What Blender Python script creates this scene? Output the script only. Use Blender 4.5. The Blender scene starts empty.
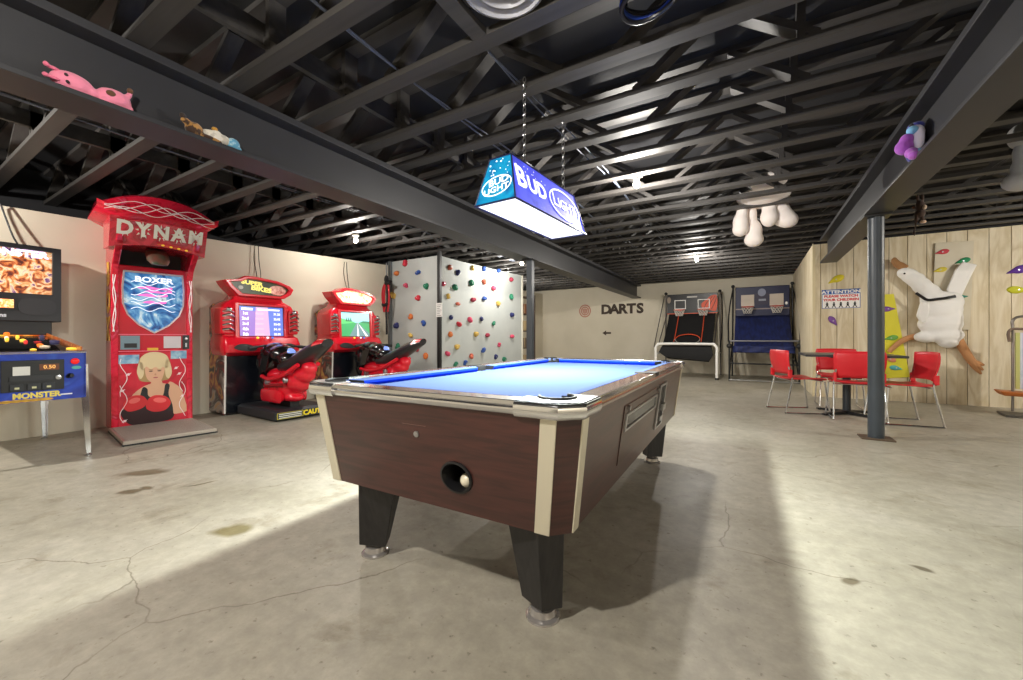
import bpy, bmesh, math, random
from mathutils import Vector, Matrix, geometry
random.seed(7)
SC = bpy.context.scene
COL = SC.collection
PI = math.pi

# ------------------------------------------------------------------ camera
F, HZ, CAMH = 402.0, 338.0, 1.03
YAW = math.radians(30.89)
CS, SN = math.cos(YAW), math.sin(YAW)
cd = bpy.data.cameras.new('camera'); cam = bpy.data.objects.new('camera', cd); COL.objects.link(cam)
cam.location = (0, 0, CAMH); cam.rotation_euler = (PI/2, 0, YAW)
cd.sensor_width = 36; cd.lens = 36*F/1023; cd.shift_y = -(340-HZ)/1023; cd.clip_start = .02
SC.camera = cam

def P(px, py, X=None, Y=None, Z=None):
    """a point of the photograph carried out to a real wall (X or Y) or level (Z)"""
    r = (px-511.5)/F; u = (HZ-py)/F
    dx, dy = -SN+CS*r, CS+SN*r
    d = X/dx if X is not None else (Y/dy if Y is not None else (Z-CAMH)/u)
    return Vector((d*dx, d*dy, CAMH+d*u))

# ------------------------------------------------------------------ materials
def lin(c):
    if isinstance(c, str):
        c = [int(c[i:i+2], 16)/255 for i in (0, 2, 4)]
    return tuple((x/12.92 if x <= .04045 else ((x+.055)/1.055)**2.4) for x in c)+(1,)
_m = {}
def mat(c, rough=.5, metal=0., emit=0., c2=None, scale=8, stretch=(1, 1, 1), detail=4, lo=.35, hi=.65, bump=0., bscale=60, coat=0., spec=.5, sheen=0., dist=0.):
    key = (c, rough, metal, emit, c2, scale, stretch, detail, lo, hi, bump, bscale, coat, spec, sheen, dist)
    if key in _m: return _m[key]
    m = bpy.data.materials.new('m_'+str(len(_m))); m.use_nodes = True
    nt = m.node_tree; b = nt.nodes['Principled BSDF']; L = nt.links.new
    b.inputs['Roughness'].default_value = rough; b.inputs['Metallic'].default_value = metal
    b.inputs['Coat Weight'].default_value = coat; b.inputs['Specular IOR Level'].default_value = spec
    b.inputs['Coat Roughness'].default_value = .08
    if sheen: b.inputs['Sheen Weight'].default_value = sheen
    b.inputs['Base Color'].default_value = lin(c)
    tc = None
    if c2 or bump:
        tc = nt.nodes.new('ShaderNodeTexCoord'); mp = nt.nodes.new('ShaderNodeMapping'); mp.inputs['Scale'].default_value = stretch
        L(tc.outputs['Object'], mp.inputs['Vector'])
    if c2:
        n = nt.nodes.new('ShaderNodeTexNoise'); n.inputs['Scale'].default_value = scale; n.inputs['Detail'].default_value = detail
        n.inputs['Distortion'].default_value = dist
        L(mp.outputs[0], n.inputs['Vector'])
        r = nt.nodes.new('ShaderNodeValToRGB'); r.color_ramp.elements[0].position = lo; r.color_ramp.elements[1].position = hi
        r.color_ramp.elements[0].color = lin(c); r.color_ramp.elements[1].color = lin(c2)
        L(n.outputs['Fac'], r.inputs[0]); L(r.outputs[0], b.inputs['Base Color'])
        if emit: L(r.outputs[0], b.inputs['Emission Color'])
    if emit:
        b.inputs['Emission Strength'].default_value = emit
        if not c2: b.inputs['Emission Color'].default_value = lin(c)
    if bump:
        n2 = nt.nodes.new('ShaderNodeTexNoise'); n2.inputs['Scale'].default_value = bscale; n2.inputs['Detail'].default_value = 3
        L(mp.outputs[0], n2.inputs['Vector'])
        bp = nt.nodes.new('ShaderNodeBump'); bp.inputs['Strength'].default_value = bump; bp.inputs['Distance'].default_value = .01
        L(n2.outputs['Fac'], bp.inputs['Height']); L(bp.outputs[0], b.inputs['Normal'])
    _m[key] = m
    return m

def multi(colors, scale, emit=0., rough=.3, stretch=(1, 1, 1), coat=.3, dist=1.5, detail=3):
    """printed artwork: swirling noise through a row of flat colours"""
    key = ('multi', tuple(colors), scale, emit, rough, stretch, dist)
    if key in _m: return _m[key]
    m = bpy.data.materials.new('m_art_'+str(len(_m))); m.use_nodes = True
    nt = m.node_tree; b = nt.nodes['Principled BSDF']; L = nt.links.new
    b.inputs['Roughness'].default_value = rough; b.inputs['Coat Weight'].default_value = coat
    tc = nt.nodes.new('ShaderNodeTexCoord'); mp = nt.nodes.new('ShaderNodeMapping'); mp.inputs['Scale'].default_value = stretch
    n = nt.nodes.new('ShaderNodeTexNoise'); n.inputs['Scale'].default_value = scale; n.inputs['Detail'].default_value = detail; n.inputs['Distortion'].default_value = dist
    r = nt.nodes.new('ShaderNodeValToRGB'); cr = r.color_ramp
    k = len(colors)
    cr.elements[0].position = .28; cr.elements[0].color = lin(colors[0])
    cr.elements[1].position = .72; cr.elements[1].color = lin(colors[-1])
    for i in range(1, k-1):
        e = cr.elements.new(.28+.44*i/(k-1)); e.color = lin(colors[i])
    L(tc.outputs['Object'], mp.inputs[0]); L(mp.outputs[0], n.inputs['Vector']); L(n.outputs['Fac'], r.inputs[0]); L(r.outputs[0], b.inputs['Base Color'])
    if emit:
        L(r.outputs[0], b.inputs['Emission Color']); b.inputs['Emission Strength'].default_value = emit
    _m[key] = m
    return m

def glass_mat(tint='ffffff', amount=.12):
    m = bpy.data.materials.new('m_glass'); m.use_nodes = True; nt = m.node_tree
    for n in list(nt.nodes): nt.nodes.remove(n)
    o = nt.nodes.new('ShaderNodeOutputMaterial'); t = nt.nodes.new('ShaderNodeBsdfTransparent'); g = nt.nodes.new('ShaderNodeBsdfGlossy'); x = nt.nodes.new('ShaderNodeMixShader')
    t.inputs[0].default_value = lin(tint); g.inputs['Roughness'].default_value = .03
    fr = nt.nodes.new('ShaderNodeFresnel'); fr.inputs[0].default_value = 1.45
    nt.links.new(fr.outputs[0], x.inputs[0])
    nt.links.new(t.outputs[0], x.inputs[1]); nt.links.new(g.outputs[0], x.inputs[2]); nt.links.new(x.outputs[0], o.inputs[0])
    return m

def plank_mat(axis):
    """grooveless face of the grooved plywood: vertical grain"""
    m = bpy.data.materials.new('m_plywood'); m.use_nodes = True; nt = m.node_tree; L = nt.links.new
    b = nt.nodes['Principled BSDF']; b.inputs['Roughness'].default_value = .6
    tc = nt.nodes.new('ShaderNodeTexCoord'); mp = nt.nodes.new('ShaderNodeMapping'); mp.inputs['Scale'].default_value = (1, 1, .16)
    L(tc.outputs['Object'], mp.inputs[0])
    n = nt.nodes.new('ShaderNodeTexNoise'); n.inputs['Scale'].default_value = 5.5; n.inputs['Detail'].default_value = 4; n.inputs['Distortion'].default_value = .6
    L(mp.outputs[0], n.inputs['Vector'])
    w = nt.nodes.new('ShaderNodeMath'); w.operation = 'MULTIPLY'; w.inputs[1].default_value = 9
    fr = nt.nodes.new('ShaderNodeMath'); fr.operation = 'PINGPONG'; fr.inputs[1].default_value = 1
    L(n.outputs['Fac'], w.inputs[0]); L(w.outputs[0], fr.inputs[0])
    r = nt.nodes.new('ShaderNodeValToRGB'); r.color_ramp.elements[0].position = .0; r.color_ramp.elements[1].position = .9
    r.color_ramp.elements[0].color = lin('cbbb9a'); r.color_ramp.elements[1].color = lin('ded2b8')
    L(fr.outputs[0], r.inputs[0]); L(r.outputs[0], b.inputs['Base Color'])
    return m

def fl(px_, py_):
    p = P(px_, py_, Z=0); return (p.x+.14, p.y+.14)
STAINS = [(fl(144, 473), (.22, .10), 60, '9a8d72'), (fl(132, 491), (.10, .05), 60, '9a8d72'), (fl(151, 487), (.07, .05), 20, '9a8d72'), (fl(237, 527), (.14, .08), 50, 'b0a878'), (fl(198, 484), (.10, .02), 70, '9a8d72'), (fl(925, 571), (.05, .03), 0, '948a7c'), (fl(845, 578), (.04, .03), 20, 'a09684')]
def floor_mat():
    m = bpy.data.materials.new('m_concrete_floor'); m.use_nodes = True; nt = m.node_tree; L = nt.links.new
    b = nt.nodes['Principled BSDF']; N = nt.nodes.new
    tc = N('ShaderNodeTexCoord')
    def noise(scale, detail=5, dist=0., st=(1, 1, 1), ro=.55):
        mp = N('ShaderNodeMapping'); mp.inputs['Scale'].default_value = st; L(tc.outputs['Object'], mp.inputs[0])
        n = N('ShaderNodeTexNoise'); n.inputs['Scale'].default_value = scale; n.inputs['Detail'].default_value = detail; n.inputs['Distortion'].default_value = dist
        n.inputs['Roughness'].default_value = ro
        L(mp.outputs[0], n.inputs['Vector']); return n.outputs['Fac']
    def ramp(f, stops):
        r = N('ShaderNodeValToRGB'); r.color_ramp.elements[0].position = stops[0][0]; r.color_ramp.elements[0].color = lin(stops[0][1])
        r.color_ramp.elements[1].position = stops[-1][0]; r.color_ramp.elements[1].color = lin(stops[-1][1])
        for p, c in stops[1:-1]:
            e = r.color_ramp.elements.new(p); e.color = lin(c)
        L(f, r.inputs[0]); return r.outputs[0]
    def mix(f, a, c, mode='MIX', fac=None):
        x = N('ShaderNodeMix'); x.data_type = 'RGBA'; x.blend_type = mode
        if f is None: x.inputs[0].default_value = fac
        else: L(f, x.inputs[0])
        L(a, x.inputs[6])
        if isinstance(c, str): x.inputs[7].default_value = lin(c)
        else: L(c, x.inputs[7])
        return x.outputs[2]
    base = ramp(noise(.9, 6, .6), [(.3, 'a29b8a'), (.5, 'b0a999'), (.7, 'bdb6a8')])
    fine = ramp(noise(11, 9, .1, (1, 1, 1), .72), [(.3, '999999'), (.5, 'cfcfcf'), (.7, 'ffffff')])
    c = mix(None, base, fine, 'MULTIPLY', .45)
    blot = ramp(noise(3.6, 8, .3, (1, 1, 1), .68), [(.56, '000000'), (.72, 'ffffff')])
    c = mix(blot, c, mix(None, c, 'bdb4a0', 'MULTIPLY', .6))
    # small dark specks
    sp = ramp(noise(30, 4, .0, (1, 1, 1)), [(.64, '000000'), (.74, 'ffffff')])
    c = mix(sp, c, mix(None, c, '8c8474', 'MULTIPLY', .6))
    # cracks: edges of a wobbly cell pattern, only here and there
    nn = N('ShaderNodeTexNoise'); nn.inputs['Scale'].default_value = 2.2; nn.inputs['Detail'].default_value = 6; L(tc.outputs['Object'], nn.inputs['Vector'])
    va = N('ShaderNodeVectorMath'); va.operation = 'SCALE'; va.inputs[3].default_value = .28; L(nn.outputs['Color'], va.inputs[0])
    vb = N('ShaderNodeVectorMath'); vb.operation = 'ADD'; L(tc.outputs['Object'], vb.inputs[0]); L(va.outputs[0], vb.inputs[1])
    vo = N('ShaderNodeTexVoronoi'); vo.feature = 'DISTANCE_TO_EDGE'; vo.inputs['Scale'].default_value = .75; L(vb.outputs[0], vo.inputs['Vector'])
    cr = ramp(vo.outputs['Distance'], [(.0, 'ffffff'), (.0035, '000000')])
    gate = ramp(noise(.7, 2), [(.46, '000000'), (.56, 'ffffff')])
    cg = N('ShaderNodeMath'); cg.operation = 'MULTIPLY'; L(cr, cg.inputs[0]); L(gate, cg.inputs[1])
    c = mix(cg.outputs[0], c, mix(None, c, '8f8676', 'MULTIPLY', .7))
    # a few old stains with shapes of their own
    for (sx_, sy_), (lx, ly), rot, colr in STAINS:
        mp = N('ShaderNodeMapping'); mp.vector_type = 'TEXTURE'; mp.inputs['Location'].default_value = (sx_, sy_, 0); mp.inputs['Rotation'].default_value = (0, 0, math.radians(rot)); mp.inputs['Scale'].default_value = (lx, ly, 1)
        L(vb.outputs[0], mp.inputs[0])
        ln = N('ShaderNodeVectorMath'); ln.operation = 'LENGTH'; L(mp.outputs[0], ln.inputs[0])
        mk = ramp(ln.outputs['Value'], [(.55, 'ffffff'), (.95, '000000')])
        c = mix(mk, c, mix(None, c, colr, 'MULTIPLY', .85))
    L(c, b.inputs['Base Color'])
    rr = N('ShaderNodeMapRange'); rr.inputs[3].default_value = .36; rr.inputs[4].default_value = .56; L(noise(2.5, 5, .5), rr.inputs[0]); L(rr.outputs[0], b.inputs['Roughness'])
    b.inputs['Specular IOR Level'].default_value = .33
    bp = N('ShaderNodeBump'); bp.inputs['Strength'].default_value = .06; bp.inputs['Distance'].default_value = .01
    L(noise(5, 6), bp.inputs['Height']); L(bp.outputs[0], b.inputs['Normal'])
    return m

# ------------------------------------------------------------------ mesh builder
def frame(o, ux, uy):
    ux = Vector(ux).normalized(); n = ux.cross(Vector(uy)).normalized(); uy = n.cross(ux)
    M = Matrix((ux, uy, n)).transposed().to_4x4(); M.translation = Vector(o); return M
def T(x=0, y=0, z=0): return Matrix.Translation((x, y, z))
def R(a, ax='Z'): return Matrix.Rotation(math.radians(a), 4, ax)
def smooth_closed(pts, n=5):
    out = []; k = len(pts); pts = [Vector(p) for p in pts]
    for i in range(k):
        p0, p1, p2, p3 = pts[i-1], pts[i], pts[(i+1) % k], pts[(i+2) % k]
        for j in range(n):
            t = j/n
            out.append(.5*((2*p1)+(p2-p0)*t+(2*p0-5*p1+4*p2-p3)*t*t+(3*p1-p0-3*p2+p3)*t**3))
    return out
def smooth_open(pts, n=5):
    pts = [Vector(p) for p in pts]; q = [2*pts[0]-pts[1]]+pts+[2*pts[-1]-pts[-2]]; out = []
    for i in range(1, len(q)-2):
        p0, p1, p2, p3 = q[i-1], q[i], q[i+1], q[i+2]
        for j in range(n):
            t = j/n
            out.append(.5*((2*p1)+(p2-p0)*t+(2*p0-5*p1+4*p2-p3)*t*t+(3*p1-p0-3*p2+p3)*t**3))
    out.append(pts[-1]); return out
def ellipse(cx, cy, rx, ry, n=28, a=0):
    ca, sa = math.cos(a), math.sin(a)
    return [(cx+rx*math.cos(t)*ca-ry*math.sin(t)*sa, cy+rx*math.cos(t)*sa+ry*math.sin(t)*ca) for t in [2*PI*i/n for i in range(n)]]

class MB:
    def __init__(s): s.v = []; s.f = []; s.mi = []; s.mats = []
    def slot(s, m):
        if m not in s.mats: s.mats.append(m)
        return s.mats.index(m)
    def add(s, vs, fs, m, M=None):
        b = len(s.v); k = s.slot(m)
        for p in vs:
            p = Vector(p) if len(p) == 3 else Vector((p[0], p[1], 0))
            s.v.append(M @ p if M else p)
        for f in fs: s.f.append(tuple(b+i for i in f)); s.mi.append(k)
        return s
    def box(s, x0, x1, y0, y1, z0, z1, m, M=None):
        vs = [(x, y, z) for z in (z0, z1) for y in (y0, y1) for x in (x0, x1)]
        return s.add(vs, [(0, 2, 3, 1), (4, 5, 7, 6), (0, 1, 5, 4), (2, 6, 7, 3), (0, 4, 6, 2), (1, 3, 7, 5)], m, M)
    def bar(s, a, b, w, h, m, up=(0, 0, 1)):
        """a board from a to b, w wide and h thick"""
        a, b = Vector(a), Vector(b); d = (b-a); L = d.length
        M = frame(a, d, Vector(up).cross(d) if abs(d.normalized().dot(Vector(up))) < .999 else (0, 1, 0))
        return s.box(0, L, -w/2, w/2, -h/2, h/2, m, M)
    def tube(s, pts, r, m, n=8, closed=False, M=None):
        pts = [Vector(p) for p in pts]; k = len(pts); rs = r if isinstance(r, (list, tuple)) else [r]*k
        vs = []; prev = None
        for i in range(k):
            if closed: d = pts[(i+1) % k]-pts[i-1]
            else: d = pts[min(i+1, k-1)]-pts[max(i-1, 0)]
            d.normalize()
            if prev is None:
                a = Vector((0, 0, 1)) if abs(d.z) < .9 else Vector((1, 0, 0))
                u = d.cross(a).normalized()
            else:
                u = (prev-d*prev.dot(d)).normalized()
            prev = u; w = d.cross(u)
            for j in range(n):
                t = 2*PI*j/n; vs.append(pts[i]+rs[i]*(math.cos(t)*u+math.sin(t)*w))
        fs = []
        for i in range(k if closed else k-1):
            for j in range(n):
                a, b = i*n+j, i*n+(j+1) % n; c, d2 = ((i+1) % k)*n+(j+1) % n, ((i+1) % k)*n+j
                fs.append((a, b, c, d2))
        if not closed: fs += [tuple(range(n-1, -1, -1)), tuple(range((k-1)*n, k*n))]
        return s.add(vs, fs, m, M)
    def loft(s, rings, m, cap=True, M=None, closed=True):
        n = len(rings[0]); vs = [p for r in rings for p in r]; fs = []
        for i in range(len(rings)-1):
            for j in range(n if closed else n-1): fs.append((i*n+j, i*n+(j+1) % n, (i+1)*n+(j+1) % n, (i+1)*n+j))
        if cap:
            fs += [tuple(range(n-1, -1, -1)), tuple(range((len(rings)-1)*n, len(rings)*n))]
        return s.add(vs, fs, m, M)
    def lathe(s, prof, m, n=24, M=None, cap=True):
        return s.loft([[(r*math.cos(2*PI*j/n), r*math.sin(2*PI*j/n), z) for j in range(n)] for r, z in prof], m, cap, M)
    def prism(s, pts, z0, z1, m, M=None):
        """an outline in the frame's own xy, thick from z0 to z1 (concave outlines allowed)"""
        n = len(pts); p2 = [Vector((p[0], p[1], 0)) for p in pts]
        tri = geometry.tessellate_polygon([p2])
        vs = [(p[0], p[1], z0) for p in pts]+[(p[0], p[1], z1) for p in pts]
        fs = [tuple(reversed(t)) for t in tri]+[tuple(i+n for i in t) for t in tri]
        fs += [(i, (i+1) % n, n+(i+1) % n, n+i) for i in range(n)]
        return s.add(vs, fs, m, M)
    def flat(s, pts, z, m, M=None):
        p2 = [Vector((p[0], p[1], 0)) for p in pts]
        return s.add([(p[0], p[1], z) for p in pts], [tuple(t) for t in geometry.tessellate_polygon([p2])], m, M)
    def ring(s, outer, inner, z0, z1, m, M=None):
        n = len(outer)
        vs = [(p[0], p[1], z) for z in (z0, z1) for p in outer]+[(p[0], p[1], z) for z in (z0, z1) for p in inner]
        fs = []
        for i in range(n):
            j = (i+1) % n
            fs += [(i, j, n+j, n+i), (2*n+j, 2*n+i, 3*n+i, 3*n+j), (n+i, n+j, 3*n+j, 3*n+i), (j, i, 2*n+i, 2*n+j)]
        return s.add(vs, fs, m, M)
    def ell(s, c, r, m, M=None, nu=16, nv=10):
        vs = []; fs = []
        if not isinstance(r, (tuple, list)): r = (r, r, r)
        A = T(*c) @ (M or Matrix())
        vs.append((0, 0, -r[2]))
        for i in range(1, nv):
            t = -PI/2+PI*i/nv
            for j in range(nu):
                a = 2*PI*j/nu; vs.append((r[0]*math.cos(t)*math.cos(a), r[1]*math.cos(t)*math.sin(a), r[2]*math.sin(t)))
        vs.append((0, 0, r[2])); top = len(vs)-1
        for j in range(nu): fs.append((0, 1+(j+1) % nu, 1+j)); fs.append((top, top-nu+j, top-nu+(j+1) % nu))
        for i in range(nv-2):
            for j in range(nu):
                a = 1+i*nu+j; b = 1+i*nu+(j+1) % nu; fs.append((a, b, b+nu, a+nu))
        return s.add(vs, fs, m, A)
    def text(s, string, size, m, M, depth=.001, bold=0., align='CENTER', sx=1.):
        cu = bpy.data.curves.new('t', 'FONT'); cu.body = string; cu.size = size; cu.align_x = align; cu.align_y = 'CENTER'
        cu.offset = bold; cu.extrude = 0; cu.resolution_u = 3
        o = bpy.data.objects.new('t', cu); COL.objects.link(o)
        dg = bpy.context.evaluated_depsgraph_get(); me = bpy.data.meshes.new_from_object(o.evaluated_get(dg))
        vs = [(v.co.x*sx, v.co.y, depth) for v in me.vertices]; fs = [tuple(p.vertices) for p in me.polygons]
        s.add(vs, fs, m, M)
        bpy.data.objects.remove(o); bpy.data.curves.remove(cu); bpy.data.meshes.remove(me)
        return s
    def build(s, name, parent=None, smooth=False, bevel=0., loc=None, remesh=0., sub=0, angle=40, merge=False, fixn=True):
        me = bpy.data.meshes.new(name); me.from_pydata([tuple(v) for v in s.v], [], s.f)
        for m in s.mats: me.materials.append(m)
        me.polygons.foreach_set('material_index', s.mi)
        if fixn:
            bm = bmesh.new(); bm.from_mesh(me)
            if merge: bmesh.ops.remove_doubles(bm, verts=bm.verts, dist=1e-5)
            bmesh.ops.recalc_face_normals(bm, faces=bm.faces); bm.to_mesh(me); bm.free()
        if smooth:
            me.shade_smooth()
            if not remesh: me.set_sharp_from_angle(angle=math.radians(angle))
        me.update()
        o = bpy.data.objects.new(name, me); COL.objects.link(o)
        if parent: o.parent = parent
        if loc: o.location = loc
        if bevel:
            b = o.modifiers.new('bevel', 'BEVEL'); b.width = bevel; b.segments = 2; b.limit_method = 'ANGLE'; b.angle_limit = math.radians(35)
        if remesh:
            r = o.modifiers.new('remesh', 'REMESH'); r.mode = 'VOXEL'; r.voxel_size = remesh; r.use_smooth_shade = True
            sm = o.modifiers.new('smooth', 'SMOOTH'); sm.factor = .5; sm.iterations = 4
        if sub:
            b = o.modifiers.new('sub', 'SUBSURF'); b.levels = sub; b.render_levels = sub
        return o

def tag(o, label, cat, group=None, kind=None):
    o['label'] = label; o['category'] = cat
    if group: o['group'] = group
    if kind: o['kind'] = kind
    return o
def thing(name, label, cat, loc=(0, 0, 0), rz=0, group=None):
    o = bpy.data.objects.new(name, None); COL.objects.link(o); o.location = loc; o.rotation_euler = (0, 0, math.radians(rz)); o.empty_display_size = .1
    return tag(o, label, cat, group)
def struct(o, label):
    o['kind'] = 'structure'; o['label'] = label; return o
def copy_tree(o, parent=None):
    c = o.copy(); COL.objects.link(c)
    if parent: c.parent = parent
    for ch in list(o.children): copy_tree(ch, c)
    return c

# ------------------------------------------------------------------ shared materials
CHROME = mat('d9d9dc', .12, 1.)
STEEL = mat('b9b9bc', .3, 1.)
BLACK = mat('141416', .45)
BLACKGLOSS = mat('0c0c0e', .18, coat=.5)
WHITE = mat('f0efec', .5)
CREAM = mat('d0c8b6', .7, c2='c8c0ad', scale=1.2, bump=.05, bscale=30)
JOIST = mat('3f3c39', .6, c2='322f2e', scale=3, stretch=(.3, 6, 6))
BEAM = mat('343436', .45, c2='2d2d30', scale=1.5)
CEIL = mat('17171b', .8)

# ------------------------------------------------------------------ the room
JZ = 2.70       # underside of the trusses
YB, YP, XR = 12.9, 8.85, .93
XL = -6.42
m = MB(); m.box(-8.2, 5.7, -3.2, 13.1, -.1, 0, floor_mat()); struct(m.build('floor'), 'worn beige concrete floor with cracks and stains')
m = MB(); m.box(-8.2, 5.7, -3.2, 13.1, 3.10, 3.2, CEIL); struct(m.build('ceiling'), 'dark underside of the floor above the trusses')
m = MB(); m.loft([[(XL, y, 0), (-6.75, y, 0), (-6.75, y, zt), (XL, y, zt)] for y, zt in ((-3.2, 2.2), (.8, 2.35), (2.8, 2.40), (5.9, 2.53), (13, 2.6))], CREAM)
struct(m.build('wall_left'), 'cream painted concrete wall behind the arcade machines')
m = MB(); m.box(-7.9, -7.6, -3.2, 13, 0, 3.1, CEIL); struct(m.build('trim_1'), 'black painted rim above the left wall')
m = MB(); m.box(-7.9, 1.2, YB, YB+.2, 0, 3.1, CREAM); struct(m.build('wall_back'), 'cream painted far wall with the darts lettering')
m = MB(); m.box(-8, -2.2, -3.2, -3.0, 0, 3.1, CREAM); m.box(-1.0, 1.4, -3.2, -3.0, 0, 3.1, CREAM); m.box(3.2, 5.7, -3.2, -3.0, 0, 3.1, CREAM); m.box(-2.2, -1.0, -3.2, -3.0, 2.2, 3.1, CREAM); m.box(1.4, 3.2, -3.2, -3.0, 2.2, 3.1, CREAM); m.box(-8, 5.7, -4.4, -4.3, 0, 3.1, mat('2a2622', .7)); struct(m.build('wall_near'), 'cream wall behind the viewer with openings added for dark chrome reflections')  # gaps and dark backing are added so the chrome reflects something dark
m = MB(); m.box(5.5, 5.7, -3, 9, 0, 3.1, CREAM); struct(m.build('wall_east'), 'cream side wall out of view')
PLY = plank_mat(0); GROOVE = mat('6e5a3c', .8)
# grooved plywood: face planks with a narrow recessed groove between
m = MB(); m.box(XR, 5.6, YP+.012, YP+.1, 0, JZ, GROOVE)
x = XR
gs = []; gx = XR+.105
while gx < 5.6: gs.append(gx); gx += .224
edges = [XR]+gs+[5.6]
for a, b in zip(edges[:-1], edges[1:]): m.box(a+(.004 if a > XR else 0), b-.004, YP, YP+.03, 0, JZ, PLY)
struct(m.build('wall_right'), 'grooved plywood wall behind the red chairs')
m = MB(); m.box(XR, XR+.08, YP+.1, YB, 0, JZ, PLY); struct(m.build('wall_alcove'), 'plywood end wall beside the blue basketball game')
m = MB(); m.box(XR-.012, XR+.03, YP-.012, YP+.03, 0, JZ, mat('d9cba6', .6)); struct(m.build('trim_2'), 'pale wooden corner strip of the plywood wall')
m = MB(); m.box(XR, 5.6, YP-.03, YP, JZ-.02, JZ+.12, CEIL); struct(m.build('trim_3'), 'black header over the plywood wall')

# steel beams (I section)
def ibeam(name, xc, hw, y0, y1, label):
    m = MB(); z0, z1 = 2.28, 2.675
    m.box(xc-hw, xc+hw, y0, y1, z0, z0+.028, BEAM); m.box(xc-hw, xc+hw, y0, y1, z1-.028, z1+.02, BEAM); m.box(xc-.012, xc+.012, y0, y1, z0+.028, z1-.028, BEAM)
    return struct(m.build(name, bevel=.003), label)
ibeam('ceiling_beam', -3.12, .135, -3, YB, 'long black steel beam crossing above the pool table side')
ibeam('ceiling_beam', 1.09, .112, -3, 8.45, 'black steel beam ending at the plywood wall')

# floor trusses, each one object sharing one mesh
m = MB(); X0, X1 = -7.6, 5.55; W = .102
m.box(X0, X1, -W/2, W/2, JZ, JZ+.04, JOIST); m.box(X0, X1, -W/2, W/2, 3.06, 3.10, JOIST)
px = X0+.1; k = 0
while px < X1-.55:
    z0, z1 = JZ+.035, 3.065
    if k % 4 == 3: m.box(px+.36, px+.40, -W/2, W/2, z0, z1, JOIST)
    m.bar((px, 0, z0 if k % 2 == 0 else z1), (px+.46, 0, z1 if k % 2 == 0 else z0), W*.96, .04, JOIST, up=(0, 0, 1))
    px += .56 if k % 2 == 0 else .80; k += 1
tr = m.build('ceiling_truss')
ys = [.87-.48*i for i in range(8, 0, -1)]+[.87, 1.36, 1.88]; y = 2.40
while y < YB-.1: ys.append(y); y += .4475
for i, y in enumerate(ys):
    o = tr if i == 0 else tr.copy()
    if i: COL.objects.link(o)
    o.location = (0, y, 0)
    o['kind'] = 'structure'; o['label'] = 'black wooden floor truss spanning the room overhead'; o['group'] = 'overhead floor trusses'
for xs in (-5.2, -2.55, 2.9):
    m = MB(); m.box(xs-.02, xs+.02, -3, YB-.1, 2.80, 2.93, JOIST); struct(m.build('ceiling_strongback'), 'black bracing board running through the trusses')
for nm, xs, z in (('blue', -1.95, 2.755), ('grey', -1.35, 2.755), ('twin', -4.6, 2.75)):
    m = MB()
    for d in (0, .03):
        m.tube([(xs+d+.04*math.sin(y*1.7+d*40), y, z+.008*math.sin(y*3)) for y in [-2+.5*i for i in range(29)]], .006, mat('5b6270', .5), 6)
    tag(m.build('ceiling_cable', smooth=True), {'blue': 'pair of thin cables running through the trusses near the billiard lamp', 'grey': 'pair of thin cables above the hanging billiard lamp', 'twin': 'pair of thin cables through the trusses left of the long beam'}[nm], 'cable')

# columns
m = MB(); m.lathe([(.066, .012), (.066, 2.28)], mat('3b4148', .4, c2='343a40', scale=3), 28); 
m.box(-.13, .13, -.11, .11, 0, .014, mat('5a4a3a', .7)); m.box(-.11, .11, -.1, .1, 2.262, 2.279, BEAM)
struct(m.build('steel_column', smooth=True, loc=(1.09, 5.45, 0)), 'round dark grey steel post beside the red chairs')
m = MB(); m.box(-.047, .047, -.05, .05, .012, 2.28, mat('3b4148', .4, c2='343a40', scale=3)); m.box(-.12, .12, -.12, .12, 0, .014, BEAM); m.box(-.1, .1, -.1, .1, 2.262, 2.279, BEAM)
struct(m.build('steel_column', bevel=.006, loc=(-3.035, 5.66, 0)), 'square dark steel post in front of the climbing wall end')

# ------------------------------------------------------------------ lamps
BULB = mat('fff1d8', .3, emit=28.); SOCK = mat('d8d4cc', .5)
def bulb(x, y, label, power, z=2.70):
    t = thing('ceiling_bulb', label, 'light bulb', (x, y, z), 0, 'bare bulbs under the trusses')
    m = MB(); m.lathe([(.055, 0), (.055, -.012), (.035, -.02), (.03, -.035)], SOCK, 20); m.build('socket', t, smooth=True)
    m = MB(); m.lathe([(.014, -.035), (.02, -.05), (.034, -.075), (.036, -.09), (.028, -.11), (.012, -.122), (.001, -.124)], BULB, 16); m.build('bulb', t, smooth=True)
    l = bpy.data.lights.new('bulb_light', 'POINT'); l.energy = power; l.color = (1, .955, .88); l.shadow_soft_size = .04
    lo = bpy.data.objects.new('bulb_light', l); COL.objects.link(lo); lo.location = (x, y, z-.17)
    return t
BP = 70
bulb(-1.02, 4.22, 'glowing bare bulb under the trusses just right of the billiard lamp', BP)
bulb(-.96, 8.9, 'small distant bulb under the trusses before the far wall', BP*.9)
bulb(-5.45, 4.25, 'glowing bulb above the second racing game', BP*.42, 2.68)
bulb(-4.2, 7.45, 'bulb glowing beside the climbing wall end and square post', BP*.8)
bulb(-6.0, 9.8, 'bulb out of sight behind the climbing wall', BP*.6)
bulb(-1.0, -.5, 'bulb over the viewer', BP*1.5)
bulb(-5.4, -.5, 'unseen fill bulb over the floor near the pinball machine', BP*1.6)  # out of view, added as fill for the left wall and near floor
bulb(4.6, -1.8, 'unseen fill bulb added over the open floor on the viewer side', BP*1.2)  # added fill light, set far off to spare the table shadow
bulb(4.7, 5.7, 'unseen fill bulb added over the open floor facing the plywood wall', BP*1.45)  # added out of view to brighten the plywood from the right

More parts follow.
